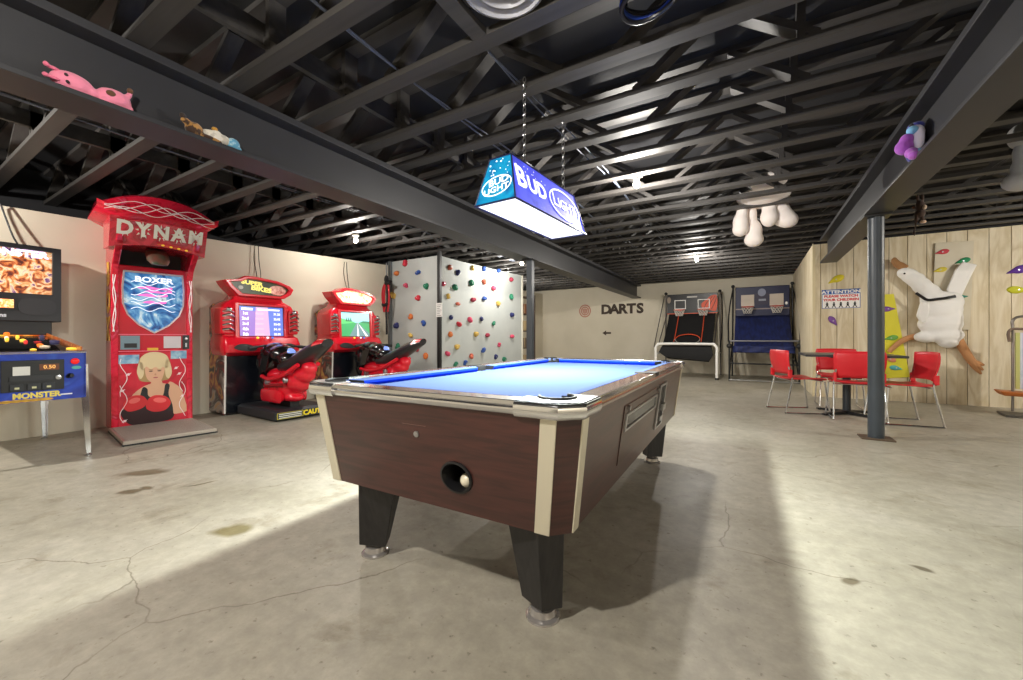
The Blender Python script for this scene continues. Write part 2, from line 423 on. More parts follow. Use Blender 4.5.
# ------------------------------------------------------------------ pool table
WOODC = mat('4c2924', .32, c2='38201c', scale=3.2, stretch=(1, 1, 12), detail=8, dist=1.0, coat=.25)
RAILW = mat('5a3a30', .25, c2='3d2620', scale=3, stretch=(3, .5, 1), detail=6, dist=1., coat=.6)
FELT_LIT = mat('45567f', .95, spec=.1); FELT_SHADED = mat('0c34c8', .9, spec=.1)  # one cloth: lit tone for bed and tops, shade coloured into cushion faces
TRIM = mat('d6ceb8', .35, .35)
LEGB = mat('1c1b1c', .5, c2='2a2828', scale=6, stretch=(8, 8, .4)); CLEAR = mat('b9b4b0', .12, .65)
pt = thing('pool_table', 'large coin operated pool table with blue cloth and dark wood cabinet', 'pool table', (-1.122, 2.391, 0), 1.2)
ZT = .83
def cab(hx, hy, c): return [(hx-c, -hy), (hx, -hy+c), (hx, hy-c), (hx-c, hy), (-hx+c, hy), (-hx, hy-c), (-hx, -hy+c), (-hx+c, -hy)]
top = cab(.645, 1.28, .06); bot = cab(.59, 1.225, .055)
m = MB()
vt = [(x, y, .788) for x, y in top]; vb = [(x, y, .39) for x, y in bot]
m.add(vb+vt, [(i, i+1, 9+i, 8+i) for i in range(7)]+[tuple(range(7, -1, -1))], WOODC)
# near end face with the ball return opening
def yend(z): return -1.28+.055*(.788-z)/.398
hc = (.175, .524); corners = [(-.535, .39), (.535, .39), (.585, .788), (-.585, .788)]
angs = sorted([2*PI*i/36 for i in range(36)]+[math.atan2(c[1]-hc[1], c[0]-hc[0]) % (2*PI) for c in corners])
def hit(a):
    dx, dz = math.cos(a), math.sin(a); best = 9
    for (x1, z1), (x2, z2) in zip(corners, corners[1:]+corners[:1]):
        ex, ez = x2-x1, z2-z1; det = dx*(-ez)+ex*dz
        if abs(det) < 1e-9: continue
        rx, rz = x1-hc[0], z1-hc[1]
        t = (rx*(-ez)+ex*rz)/det; s_ = (dx*rz-dz*rx)/det
        if t > 0 and -1e-6 <= s_ <= 1+1e-6: best = min(best, t)
    return (hc[0]+best*dx, hc[1]+best*dz)
outer = [hit(a) for a in angs]; inner = [(hc[0]+.062*math.cos(a), hc[1]+.052*math.sin(a)) for a in angs]
n = len(angs)
m.add([(x, yend(z), z) for x, z in outer]+[(x, yend(z), z) for x, z in inner], [(i, (i+1) % n, n+(i+1) % n, n+i) for i in range(n)], WOODC)
m.build('cabinet', pt)
m = MB()
rg = lambda s_, dy: [(hc[0]+.062*s_*math.cos(2*PI*i/32), yend(hc[1]+.052*s_*math.sin(2*PI*i/32))+dy, hc[1]+.052*s_*math.sin(2*PI*i/32)) for i in range(32)]
m.loft([rg(1.16, .001), rg(1.14, -.008), rg(1.0, -.01), rg(.95, .0), rg(.93, .13), rg(.2, .14), rg(.01, .14)], BLACK, cap=False)
m.build('ball_return', pt, smooth=True)
m = MB(); Mx = frame((-.0, yend(.665)-.001, .665), (1, 0, 0), (0, -.147, .989))
m.lathe([(.012, 0), (.012, .004), (.006, .005)], STEEL, 16, Mx); m.build('lock', pt, smooth=True)
m = MB(); Mx = frame((0, yend(.7)-.001, .70), (1, 0, 0), (0, -.147, .989)); m.box(-.07, .05, -.001, .001, 0, .001, mat('6e5248', .5), Mx); m.build('access_panel', pt)
for sx in (1, -1):
    for sy in (1, -1):
        for side in (0, 1):
            m = MB(); e = .005
            if side == 0:
                q = [(sx*.585, sy*1.28, .786), (sx*.530, sy*1.28, .786), (sx*.482, sy*1.225, .39), (sx*.535, sy*1.225, .39)]; off = Vector((0, sy*e, 0))
            else:
                q = [(sx*.645, sy*1.22, .786), (sx*.645, sy*1.165, .786), (sx*.59, sy*1.12, .39), (sx*.59, sy*1.17, .39)]; off = Vector((sx*e, 0, 0))
            m.loft([[Vector(p)-off*.2 for p in q], [Vector(p)+off for p in q]], TRIM); m.build('corner_trim', pt, bevel=.0015)
        m = MB()
        if sx > 0: tp = [(.34, -1.17), (.485, -1.21), (.545, -1.12), (.41, -1.05)]; bo = [(.352, -1.075), (.46, -1.121), (.514, -1.062), (.408, -1.0)]
        else: tp = [(.22, -1.16), (.405, -1.20), (.465, -1.11), (.28, -1.04)]; bo = [(.365, -1.077), (.49, -1.125), (.535, -1.06), (.42, -1.0)]
        m.loft([[(sx*x, -sy*y, .055) for x, y in bo], [(sx*x, -sy*y, .40) for x, y in tp]], LEGB)
        lg = m.build('leg', pt, bevel=.004)
        m = MB(); m.lathe([(.064, 0), (.064, .008), (.056, .014), (.05, .016), (.046, .038), (.03, .042), (.014, .045), (.014, .06)], CLEAR, 28, T(.434 if sx > 0 else -.452, sy*1.06, 0)); m.build('leveler', lg, smooth=True)
# aprons
for a in (0, 1, 2, 3):
    m = MB(); s_ = (1, -1)[a % 2]
    pf = [(-.02, .782), (.004, .782), (.011, .787), (.0155, .794), (.017, .803), (.014, .812), (.006, .819), (-.02, .822)]
    if a < 2: m.loft([[(x, s_*(1.281+d), z) for d, z in pf] for x in (-.49, .49)], CHROME)
    else: m.loft([[(s_*(.641+d), y, z) for d, z in pf] for y in (-1.13, 1.13)], mat('b8a498', .16, .85))
    m.build('apron', pt, smooth=True, angle=50)
# rails + cushions
def rail(x0, x1, y0, y1): m = MB(); m.box(x0, x1, y0, y1, .79, ZT, RAILW); r = m.build('rail', pt, bevel=.004); return r
def cushion(m, rings):
    a, b = rings; m.add(a+b, [(0, 1, 6, 5)], FELT_LIT); m.add(a+b, [(1, 2, 7, 6), (2, 3, 8, 7), (3, 4, 9, 8), (4, 0, 5, 9)], FELT_SHADED); m.add(a+b, [(0, 1, 2, 3, 4), (5, 6, 7, 8, 9)], mat('0b0b0c', .6))
for s_ in (1, -1):
    r = rail(-.49, .49, *sorted((s_*1.205, s_*1.288))); m = MB(); m.box(-.49, .49, *sorted((s_*1.288, s_*1.297)), .815, ZT+.002, CHROME); m.build('trim_strip', r, bevel=.002)
    m = MB(); pr = [(0, ZT), (-.05, ZT-.006), (-.052, ZT-.018), (-.03, ZT-.045), (0, ZT-.045)]
    cushion(m, [[(xx+(-.045 if xx < 0 else .045)*(d/.05), s_*(1.205+d), z) for d, z in pr] for xx in (-.48, .48)]); m.build('cushion', pt, merge=True)
    for y0, y1 in ((.06, 1.12), (-1.12, -.06)):
        r = rail(*sorted((s_*.565, s_*.648)), y0, y1); m = MB(); m.box(*sorted((s_*.648, s_*.658)), y0, y1, .815, ZT+.002, CHROME); m.build('trim_strip', r, bevel=.002)
        m = MB(); yc = (y0+y1)/2
        cushion(m, [[(s_*(.565+d), yy+(yc-yy)/abs(yc-yy)*(-d)*.9, z) for d, z in pr] for yy in (y0, y1)]); m.build('cushion', pt)
# bed with pocket cut-outs
def arc(cx, cy, r, a0, a1, n=10): return [(cx+r*math.cos(math.radians(a0+(a1-a0)*i/n)), cy+r*math.sin(math.radians(a0+(a1-a0)*i/n))) for i in range(n+1)]
quad = arc(.575, 0, .062, 270, 90, 10)[::1]
bed = [(.57, -.062)]+arc(.575, 0, .062, 265, 95, 8)+[(.57, .062)]
bed = [(.57, .062), (.57, 1.115)]+arc(.55, 1.19, .07, 285, 165, 8)+[(-.482, 1.21)]
half = [(.57, .07), (.57, 1.12)]+arc(.55, 1.19, .072, -75, -195, 8)+[(.47, 1.21)]
pts = half+[(-x, y) for x, y in half[::-1]]+arc(-.58, 0, .06, 80, -80, 6)+[(-x, -y) for x, y in half]+[(x, -y) for x, y in half[::-1]]+arc(.58, 0, .06, 260, 100, 6)
m = MB(); m.prism(pts, .77, .796, FELT_LIT); m.build('bed', pt)
POCK = mat('0b0b0c', .6)
for sx in (1, -1):
    m = MB(); m.lathe([(.052, .832), (.055, .826), (.053, .72), (.045, .70)], POCK, 20, T(sx*.585, 0, 0)); 
    m.box(*sorted((sx*.60, sx*.655)), -.06, .06, .80, ZT+.004, POCK); m.build('pocket', pt, smooth=True)
    for sy in (1, -1):
        m = MB()
        inn = [(.445, 1.205), (.49, 1.205)]+arc(.545, 1.185, .06, 160, -70, 14)+[(.567, 1.09)]
        lev = []
        for z, o_ in ((.780, -.004), (.784, .001), (.791, .005), (.800, .007), (.811, .007), (.821, .005), (.829, .001), (.834, -.006)):
            lev.append([(sx*x, sy*y, z) for x, y in [(.660+o_, 1.09), (.660+o_, 1.236+o_*.41), (.596+o_*.41, 1.300+o_), (.445, 1.300+o_)]+inn])
        k = len(lev[0]); tri = [tuple(t) for t in geometry.tessellate_polygon([[Vector((p[0], p[1], 0)) for p in lev[0]]])]
        CCH = mat('e8e8ea', .07, .97)
        m.loft(lev, CCH, cap=False); m.add(lev[0], tri, CCH); m.add(lev[-1], tri, mat('e8e8ea', .28, .9))
        c = m.build('corner_casting', pt, smooth=True, merge=True, angle=38)
        m = MB(); m.tube([(sx*x, sy*y, ZT+.006) for x, y in arc(.545, 1.185, .06, 165, -75, 16)], .006, POCK, 6); m.build('pocket_rim', c, smooth=True)
        m = MB(); edge = [(.662, 1.092), (.662, 1.2365), (.5965, 1.302), (.447, 1.302)]
        for (xa, ya), (xb, yb) in zip(edge[:-1], edge[1:]): m.bar((sx*xa, sy*ya, .828), (sx*xb, sy*yb, .828), .004, .006, BLACK)
        m.build('band', c)
        m = MB(); m.loft([[(sx*(.545+.06*math.cos(t)), sy*(1.185+.06*math.sin(t)), z) for t in [2*PI*i/20 for i in range(20)]] for z in (.80, .70)]+[[(sx*.545, sy*1.185, .70)]*20], POCK, cap=False); m.build('pocket', pt, smooth=True)
# coin panel and ball window on the long side
Ms = frame((.6425, 0, .772), (0, 1, 0), (.137, 0, .99))
PAN = mat('4f3328', .35, c2='3c251e', scale=2.4, stretch=(1, 1, 7), coat=.2)
m = MB(); m.box(-.67, .14, -.30, -.035, 0, .004, PAN, Ms); cp = m.build('coin_panel', pt, bevel=.001)
m = MB(); o4 = [(-.64, -.155), (.11, -.155), (.11, -.075), (-.64, -.075)]; i4 = [(-.62, -.145), (.09, -.145), (.09, -.085), (-.62, -.085)]
m.ring(o4, i4, .004, .010, STEEL, Ms); m.flat(i4, .0045, mat('20262c', .15), Ms); m.build('ball_window', cp)
for u in (-.60, .12):
    m = MB(); m.lathe([(.012, .004), (.012, .012), (.004, .013)], STEEL, 14, Ms @ T(u, -.052, 0)); m.build('lock', cp, smooth=True)
m = MB(); o4 = [(.17, -.31), (.42, -.31), (.42, -.03), (.17, -.03)]; i4 = [(.21, -.30), (.38, -.30), (.38, -.045), (.21, -.045)]
m.ring(o4, i4, 0, .012, STEEL, Ms); m.flat(i4, .002, BLACK, Ms); m.box(.26, .36, -.2, -.16, .002, .03, STEEL, Ms); m.box(.26, .36, -.27, -.24, .002, .02, STEEL, Ms)
m.build('coin_slide', pt)
cb = MB(); cb.ell((0, 0, 0), .027, mat('efe6cc', .15, coat=.5), nu=20, nv=12); o = cb.build('cue_ball', smooth=True)
o.location = pt.matrix_basis @ Vector((.195, -1.205, .506)); tag(o, 'ivory ball lying inside the pool table ball return hole', 'ball')

# ------------------------------------------------------------------ billiard lamp
lp = thing('billiard_lamp', 'long hanging billiard lamp with blue beer advertising sides', 'lamp', (-1.275, 2.47, 1.83), -3.2)
hw, hl, tw, tl, HH = .148, .49, .078, .43, .29
LS = multi(['2a2f9a', '3b3fc0', '4650d8', '2a2f9a'], 3.0, emit=.5, dist=.5, rough=.55, coat=0.); LE = multi(['073a6a', '0c6a9a', '1284ad', '0a4d86'], 6, emit=.4, dist=.5)
LT = mat('f4f6ff', .5, emit=.6)
m = MB()
b4 = [(-hw, -hl, 0), (hw, -hl, 0), (hw, hl, 0), (-hw, hl, 0)]; t4 = [(-tw, -tl, HH), (tw, -tl, HH), (tw, tl, HH), (-tw, tl, HH)]
m.add(b4+t4, [(0, 1, 5, 4)], LE); m.add(b4+t4, [(2, 3, 7, 6)], LE); m.add(b4+t4, [(1, 2, 6, 5), (3, 0, 4, 7)], LS)
m.add(t4, [(0, 1, 2, 3)], mat('20264a', .5))
m.build('shade', lp, fixn=False)
m = MB(); DK = mat('1b1f4a', .4)
for a, b in ((0, 1), (1, 2), (2, 3), (3, 0)): m.tube([b4[a], b4[b]], .006, DK, 6); m.tube([t4[a], t4[b]], .005, DK, 6); m.tube([b4[a], t4[a]], .005, DK, 6)
m.build('frame', lp, smooth=True)
m = MB(); m.box(-hw+.006, hw-.006, -hl+.006, hl-.006, .004, .010, mat('ffffff', .4, emit=.5)); m.build('diffuser', lp)
def oval(m, M, cx, cy, rx, ry, w, mt, a=0, z=.002): m.ring(ellipse(cx, cy, rx, ry, 36, a), ellipse(cx, cy, rx-w, ry-w, 36, a), z, z+.001, mt, M)
# side panels: local u along the lamp
for s_ in (1, -1):
    ux = Vector((0, s_, 0)); M = frame((s_*(hw+tw)/2, 0, HH/2), ux, Vector((-s_*(hw-tw), 0, HH)))
    m = MB(); m.text('B', .19, LT, M @ T(-.375, .012, 0), .003, bold=.005, sx=1.1); m.text('UD', .145, LT, M @ T(-.185, .0, 0), .003, bold=.005, sx=1.1)
    m.text('L', .145, LT, M @ T(.055, .005, 0), .003, bold=.001, sx=1.0); m.text('IGHT', .105, LT, M @ T(.235, -.008, 0), .003, bold=.001, sx=1.15)
    oval(m, M, .205, -.003, .232, .115, .012, LT)
    for i in range(14):
        m.flat(ellipse(random.uniform(-.42, -.05), random.uniform(.07, .12), .004, .004, 8), .002, LT, M)
    m.build('lettering', lp, fixn=False)
for s_ in (1, -1):
    ux = Vector((-s_, 0, 0)) ; ux = Vector((1, 0, 0)) if s_ == 1 else Vector((-1, 0, 0))
    M = frame((0, -s_*(hl+tl)/2, HH/2), ux, Vector((0, s_*(hl-tl), HH)))
    m = MB(); LY = mat('eef0d8', .4, emit=.8)
    m.text('BUD', .058, LY, M @ T(.012, -.016, 0) @ R(8), .003, bold=.0008, sx=1.25); m.text('LIGHT', .052, LY, M @ T(0, -.066, 0) @ R(8), .003, bold=.0008, sx=1.25)
    oval(m, M, 0, -.042, .108, .064, .006, LY, .14)
    for i in range(16):
        r_ = random.choice((.003, .004, .006)); m.flat(ellipse(random.uniform(-.075, .075), random.uniform(.02, .13), r_, r_, 8), .002, LT, M)
    m.build('lettering', lp, fixn=False)
for yc in (-.16, .40):
    m = MB(); z = HH; k = 0
    while z < 2.74-1.83:
        pts = [(.011*math.cos(t), 0, .02*math.sin(t)) for t in [2*PI*i/10 for i in range(10)]]
        m.tube(pts, .003, STEEL, 5, True, T(0, yc, z+.012) @ R(90*(k % 2))); z += .033; k += 1
    m.build('chain', lp, smooth=True)
l = bpy.data.lights.new('billiard_tube', 'AREA'); l.shape = 'RECTANGLE'; l.size = .09; l.size_y = .92; l.energy = 76; l.color = (.93, 1., .93); l.spread = math.radians(170)
lo = bpy.data.objects.new('billiard_tube', l); COL.objects.link(lo); lo.location = (-1.23, 2.47, 1.828); lo.rotation_euler = (0, 0, math.radians(-3.2))

# ------------------------------------------------------------------ pinball machine
pb = thing('pinball_machine', 'pinball machine with orange lit backglass and blue cabinet front', 'pinball machine', (-5.02, .83, 0), 92)
PBS = multi(['1c2f8f', '2747b5', '1f3aa0', '3a66c8', 'b99b3a'], 2.2)
m = MB(); w = .285
prof = [(0, .51), (0, .905), (1.22, 1.08), (1.22, .55)]
for s_ in (-1, 1): m.prism(prof, -.01, .01, PBS, frame((s_*(w-.01), 0, 0), (0, 1, 0), (0, 0, 1)))
m.box(-w, w, 0, .02, .51, .905, PBS); m.box(-w, w, 1.2, 1.22, .55, 1.08, BLACK); m.box(-w+.01, w-.01, .01, 1.21, .51, .56, BLACK)
m.build('cabinet', pb, bevel=.004)
m = MB(); Mp = frame((0, .03, .875), (1, 0, 0), (0, 1, .13)); m.box(-.27, .27, 0, 1.12, -.01, 0, multi(['9a2f12', 'd06a1e', 'f0b050', '6b2a4a', 'e8d0a0', '244a8a'], 9, emit=.35, dist=2.), Mp)
m.box(.262, .272, .02, 1.15, .0, .075, multi(['5a2a1a', 'b0602a', '7a3a1a', 'c89058'], 7, emit=.15), Mp); m.box(-.27, .27, 1.1, 1.115, 0, .15, multi(['9a2f12', 'd06a1e', 'f0b050', '6b2a4a'], 12, emit=.5), Mp); m.build('playfield', pb)
for i in range(26):
    c = random.choice(['e06a20', 'f0c040', 'd03030', 'f0e0c0', '30304a']); x, y = random.uniform(-.24, .24), random.uniform(.12, 1.05)
    r_ = random.choice((.01, .016, .028)); h_ = random.uniform(.04, .085)*(.6+.4*y); m = MB(); m.lathe([(r_, 0), (r_, h_*.7), (r_*1.2, h_*.72), (r_*1.2, h_*.9), (r_*.4, h_)], mat(c, .3, emit=.5), 12, Mp @ T(x, y, 0)); m.build('bumper', pb, smooth=True)
m = MB(); Mg = frame((0, .0, .908), (1, 0, 0), (0, 1.22, .172)); m.box(-w+.012, w-.012, .04, 1.0, 0, .004, glass_mat(), Mg); m.build('glass', pb)
m = MB(); m.box(-w-.004, w+.004, -.012, .06, .90, .922, CHROME); 
for s_ in (-1, 1): m.bar((s_*(w-.006), .05, .918), (s_*(w-.006), 1.0, 1.055), .02, .012, STEEL)
m.build('lock_bar', pb, bevel=.004)
# backbox
m = MB(); bw = .36
bprof = [(.98, 1.19), (1.0, 1.93), (1.27, 1.93), (1.27, 1.19)]
m.prism([(y, z) for y, z in [(1.02, 1.19), (1.02, 1.93), (1.27, 1.93), (1.27, 1.19)]], -bw, bw, mat('1b1b1f', .4), frame((0, 0, 0), (0, 1, 0), (0, 0, 1)))
o4 = [(-bw, 1.19), (bw, 1.19), (bw, 1.93), (-bw, 1.93)]; i4 = [(-bw+.05, 1.46), (bw-.06, 1.46), (bw-.06, 1.885), (-bw+.05, 1.885)]
Mb = frame((0, 1.02, 0), (1, 0, 0), (0, 0, 1)); m.ring(o4, i4, 0, .04, mat('1b1b1f', .4), Mb)
m.box(-.3, .3, 1.0, 1.25, 1.06, 1.2, BLACK)
m.build('backbox', pb, bevel=.006)
m = MB(); BGL = multi(['2a1414', '5a2418', 'b0582a', 'd89a60', 'e8c8a8', '7a4a78', '3a2a4a'], 15, emit=.25, dist=1.2, detail=6)
m.flat(i4, .012, BGL, Mb); WH = mat('e0d0ff', .4, emit=1.2)
m.text('MONSTER', .085, WH, Mb @ T(.05, 1.845, 0), .014, bold=.004, sx=1.15)
m.build('backglass', pb, fixn=False)
m = MB(); m.box(-.25, .07, 1.30, 1.41, .04, .046, BLACK, Mb); m.box(-.23, .05, 1.315, 1.395, .046, .048, multi(['a03a1a', 'f08a4a', 'ffd0a0'], 30, emit=1.), Mb); m.build('score_display', pb)
m = MB(); m.prism(smooth_closed([(.1, 1.27), (.3, 1.27), (.3, 1.40), (.1, 1.40)], 4), .04, .046, mat('2b2b2f', .6), Mb); m.build('speaker', pb)
m = MB(); m.text('Williams', .05, mat('c9ccd4', .4), Mb @ T(-.08, 1.245, 0), .0415, bold=.002); m.build('lettering', pb, fixn=False)
# front details
Mf = frame((0, 0, 0), (1, 0, 0), (0, 0, 1))
m = MB(); m.box(-.19, .15, .60, .85, .0, .012, mat('1c1d20', .4), Mf); cdm = m.build('coin_door', pb, bevel=.003)
m = MB(); m.box(-.13, -.04, .73, .80, .012, .015, mat('d8d8d4', .4), Mf); m.build('price_card', cdm)
m = MB(); m.box(.01, .12, .765, .815, .012, .015, mat('6a3a20', .4), Mf); m.text('0.50', .04, mat('f0b060', .4, emit=.6), Mf @ T(.065, .79, 0), .017); m.build('price_display', cdm, fixn=False)
m = MB(); m.prism(smooth_closed([(-.13, .685), (.07, .685), (.09, .705), (.07, .725), (-.13, .725), (-.145, .705)], 3), .012, .02, mat('26282c', .5), Mf); m.build('pull_handle', cdm)
for u in (-.11, -.02, .06):
    m = MB(); m.box(u-.035, u+.035, .61, .66, .012, .022, mat('2e3136', .35), Mf); m.box(u-.012, u+.012, .622, .637, .022, .024, mat('c9c9a0', .4), Mf); m.build('coin_slot', cdm)
m = MB(); m.lathe([(.018, .012), (.018, .02), (.006, .022)], STEEL, 16, Mf @ T(.115, .70, 0)); m.build('lock', cdm, smooth=True)
m = MB(); m.lathe([(.026, 0), (.026, .012), (.018, .02), (.002, .022)], mat('d01818', .25, emit=.3), 18, Mf @ T(.215, .83, 0)); m.build('start_button', pb, smooth=True)
m = MB(); m.flat(ellipse(.225, .775, .03, .014), .002, mat('58b0a8', .4), Mf); m.flat(ellipse(.175, .70, .014, .014), .003, BLACK, Mf); m.build('decals', pb, fixn=False)
m = MB(); m.lathe([(.02, 0), (.02, .03), (.012, .05)], BLACK, 14, Mf @ T(.185, .71, 0)); m.build('plunger', pb, smooth=True)
m = MB(); m.text('MONSTER', .06, mat('e6d060', .4), Mf @ T(-.0, .562, 0), .002, bold=.003, sx=.95); m.box(.13, .20, .548, .558, 0, .002, mat('e8e8f0', .4), Mf)
for k in range(7): m.flat(ellipse(-.26+.05*k, .525, .05, .012), .001, mat('d8a840', .4), Mf)
m.build('front_lettering', pb, fixn=False)
for sx in (-1, 1):
    for yb, yt, fo in ((-.03, .03, .0), (1.20, 1.17, 0)):
        m = MB(); x = sx*.30; zt = .80 if yb < 0 else .7
        L1 = [(x, yt+.03*0, zt), (x+sx*.004, yb, .02)]
        for q, d in (((-sx*.028, 0, 0), (1, 0)), ((0, .028 if yb < 0 else -.028, 0), (0, 1))):
            a = Vector(L1[0]); b = Vector(L1[1]); v = Vector(q)
            th = Vector((0, .004, 0)) if d == (1, 0) else Vector((.004, 0, 0))
            m.loft([[a, a+v*2.0, a+v*2.0+th, a+th], [b, b+v*.9, b+v*.9+th, b+th]], CHROME)
        lg = m.build('leg', pb); m = MB(); m.lathe([(.024, 0), (.024, .008), (.008, .012), (.008, .03)], STEEL, 16, T(x-sx*.008, yb+.012, 0)); m.build('foot', lg, smooth=True)
m = MB(); m.tube(smooth_open([(-.05, 1.15, 1.925), (-.02, 1.25, 2.05), (.0, 1.33, 2.3), (.03, 1.34, 2.36)]), .008, BLACK, 6); m.tube(smooth_open([(.12, 1.15, 1.925), (.09, 1.25, 2.05), (.03, 1.34, 2.36)]), .008, BLACK, 6); m.build('power_cord', pb, smooth=True)

# ------------------------------------------------------------------ boxing machine
bx = thing('boxing_machine', 'tall red boxing arcade machine with printed boxer on its front', 'arcade machine', (-5.98, 1.885, 0), 82)
RED = mat('c81226', .25, c2='b00f24', scale=2, coat=.5); RED2 = mat('d8182c', .22, coat=.6); REDART = multi(['b40a22', 'cc1530', 'd62440', 'b00c24', 'd85070'], 3.0, dist=3., rough=.22)
hw = .36; GOLD = mat('e0a828', .4); INK = mat('f6eef0', .4)
side = [(.40, 0), (0, 0), (0, 1.74), (-.05, 1.84), (-.24, 1.98), (-.32, 2.06), (-.38, 2.31), (.40, 2.31)]
m = MB()
for s_ in (-1, 1): m.prism(side, -.03, .03, REDART, frame((s_*(hw-.03), 0, 0), (0, 1, 0), (0, 0, 1)))
m.box(-.31, .31, .012, .39, 0, 1.85, RED); m.box(-.31, .31, .28, .39, 1.8, 2.31, BLACK); m.box(-.31, .31, -.20, .39, 2.05, 2.31, RED)
m.build('cabinet', bx, bevel=.012)
# header with curved underside
m = MB(); rings = []
for i in range(13):
    x = -.41+.82*i/12; t = abs(x)/.41; zb = 1.99+.06*(1-t*t)
    rings.append([(x, -.30+.02*t, zb), (x, -.40-.03*(1-t*t), 2.30), (x, .1, 2.30), (x, .1, zb+.02)])
m.loft(rings, REDART); m.build('header', bx, smooth=True, angle=30)
m = MB(); Mh = frame((0, -.372, 2.185), (1, 0, 0), (0, -.11, .28)); LET = mat('eceae2', .4)
def spiky(m, ch, u, M, mt):
    m.text(ch, .20, mt, M @ T(u, .005, 0), .012, bold=.008, sx=.9)
    for k in range(9):
        a = 2*PI*k/9+.3; r0 = .055; m.flat([(u+r0*.7*math.cos(a-.2), .005+r0*math.sin(a-.2)), (u+.066*math.cos(a), .005+.095*math.sin(a)), (u+r0*.7*math.cos(a+.2), .005+r0*math.sin(a+.2))], .011, mt, M)
for ch, u in zip('DYNAM', (-.30, -.155, -.005, .145, .30)):
    spiky(m, ch, u, Mh, LET)
m.build('header_lettering', bx, fixn=False)
m = MB()
for k in range(9): m.flat(ellipse(-.02+.035*k, -.12-.004*k, .016, .010, 10), .02, mat('f0c030', .4, emit=.2) if k % 2 else mat('e04a20', .4), Mh)
m.build('header_sticker', bx, fixn=False)
# crown canopy
m = MB(); rings = []
for i in range(21):
    x = -.51+1.02*i/20; t = abs(x)/.51
    zt = 2.575-.17*t**2.2; zb = 2.27+.10*max(0, t-.6)/.4; yf = -.50+.06*t*t
    zm = zb+.06
    rings.append([(x, -.40, zb), (x, yf, zm), (x, yf+.03, zt-.03), (x, yf+.10, zt), (x, .40, zt-.02), (x, .40, zb)])
m.loft(rings, REDART); m.build('crown', bx, smooth=True, angle=50)
m = MB(); wl = mat('f3d8dc', .3, coat=.4)
for k in range(4):
    pts = []
    for i in range(24):
        x = -.46+i*.04; t = abs(x)/.51; pts.append((x, -.505+.06*t*t-.004, 2.405-.04*t+.05*math.sin(i*.5+k*1.7)*(1-t*.6)+.02*(k-1.5)))
    m.tube(smooth_open(pts, 2), .004, wl, 5)
m.build('crown_swirl', bx, smooth=True)
# punching bag in the opening
m = MB(); m.tube([(0, .05, 2.12), (0, .02, 2.04)], .02, STEEL, 10); m.loft([[(r_*math.cos(2*PI*i/18), -.03+r_*.8*math.sin(2*PI*i/18)-.06*k, z) for i in range(18)] for k, (r_, z) in enumerate(((.03, 2.05), (.09, 2.03), (.105, 1.97), (.1, 1.90), (.07, 1.85), (.02, 1.84)))], mat('6a3a30', .5, c2='3a4a3a', scale=12)); m.build('punching_bag', bx, smooth=True)
# shield screen
def shield(s_): return [(x*s_, 1.43+(z-1.43)*s_) for x, z in [(-.25, 1.77), (.25, 1.77), (.262, 1.6), (.258, 1.42), (.22, 1.30), (.13, 1.19), (0, 1.10), (-.13, 1.19), (-.22, 1.30), (-.258, 1.42), (-.262, 1.6)]]
Mc = frame((0, .012, 0), (1, 0, 0), (0, 0, 1))
m = MB(); m.ring(shield(1.06), shield(1.0), -.002, .014, mat('d8c8cc', .2, .7), Mc); m.flat(shield(1.0), .004, multi(['0d2050', '16407e', '2a6aa8', '6aa0c8', 'c8d8e0', '123468'], 4, emit=.15, dist=2.), Mc)
PK = mat('f060b0', .4, emit=.4); WB = mat('eaf2ff', .4, emit=.3)
m.text('BOXER', .085, WB, Mc @ T(.0, 1.70, 0), .006, bold=.003, sx=1.25)
for k, (u, v, wd) in enumerate(((0, 1.615, .3), (.03, 1.575, .24), (-.02, 1.53, .26), (.0, 1.45, .2))):
    m.prism(smooth_closed([(u-wd/2, v-.012), (u-wd/6, v+.012), (u+wd/6, v-.004), (u+wd/2, v+.014), (u+wd/2, v-.014), (u, v-.02)], 3), .005, .007, PK, Mc)
for k in range(6):
    pts = [(-.2+.03*i, 1.36+.06*k+.022*math.sin(i*.9+k*1.3), .008) for i in range(14)]
    m.tube([Mc @ Vector(p) for p in smooth_open(pts, 3)], .004, WB, 5)
m.build('shield_screen', bx, fixn=False)
# coin strip
m = MB(); m.ring([(-.335, .875), (.325, .875), (.325, 1.075), (-.335, 1.075)], [(-.325, .885), (.315, .885), (.315, 1.065), (-.325, 1.065)], 0, .004, mat('e06078', .4), Mc); m.build('coin_strip', bx)
m = MB(); m.box(-.285, -.125, .90, 1.055, 0, .008, mat('6f8590', .35), Mc); m.box(-.255, -.15, .92, .97, .008, .010, BLACK, Mc); m.build('price_window', bx)
m = MB(); m.box(.085, .245, .91, 1.05, 0, .008, mat('c8c0c4', .4), Mc); m.build('instruction_card', bx)
m = MB(); m.box(.262, .325, .895, 1.065, 0, .014, mat('1a1c20', .35), Mc); m.lathe([(.014, .014), (.014, .02), (.004, .021)], STEEL, 14, Mc @ T(.293, 1.02, 0)); m.box(.285, .301, .92, .97, .014, .018, STEEL, Mc); m.build('coin_slot', bx)
m = MB(); m.box(-.06, .035, .885, .915, 0, .006, mat('e0b030', .4), Mc); m.build('sticker', bx)
for u, v in ((-.22, .79), (.24, .83)):
    m = MB(); m.box(u-.09, u+.09, v-.05, v+.05, 0, .003, mat('5a90b8', .35, c2='a8c8d8', scale=14), Mc); m.build('blue_card', bx)
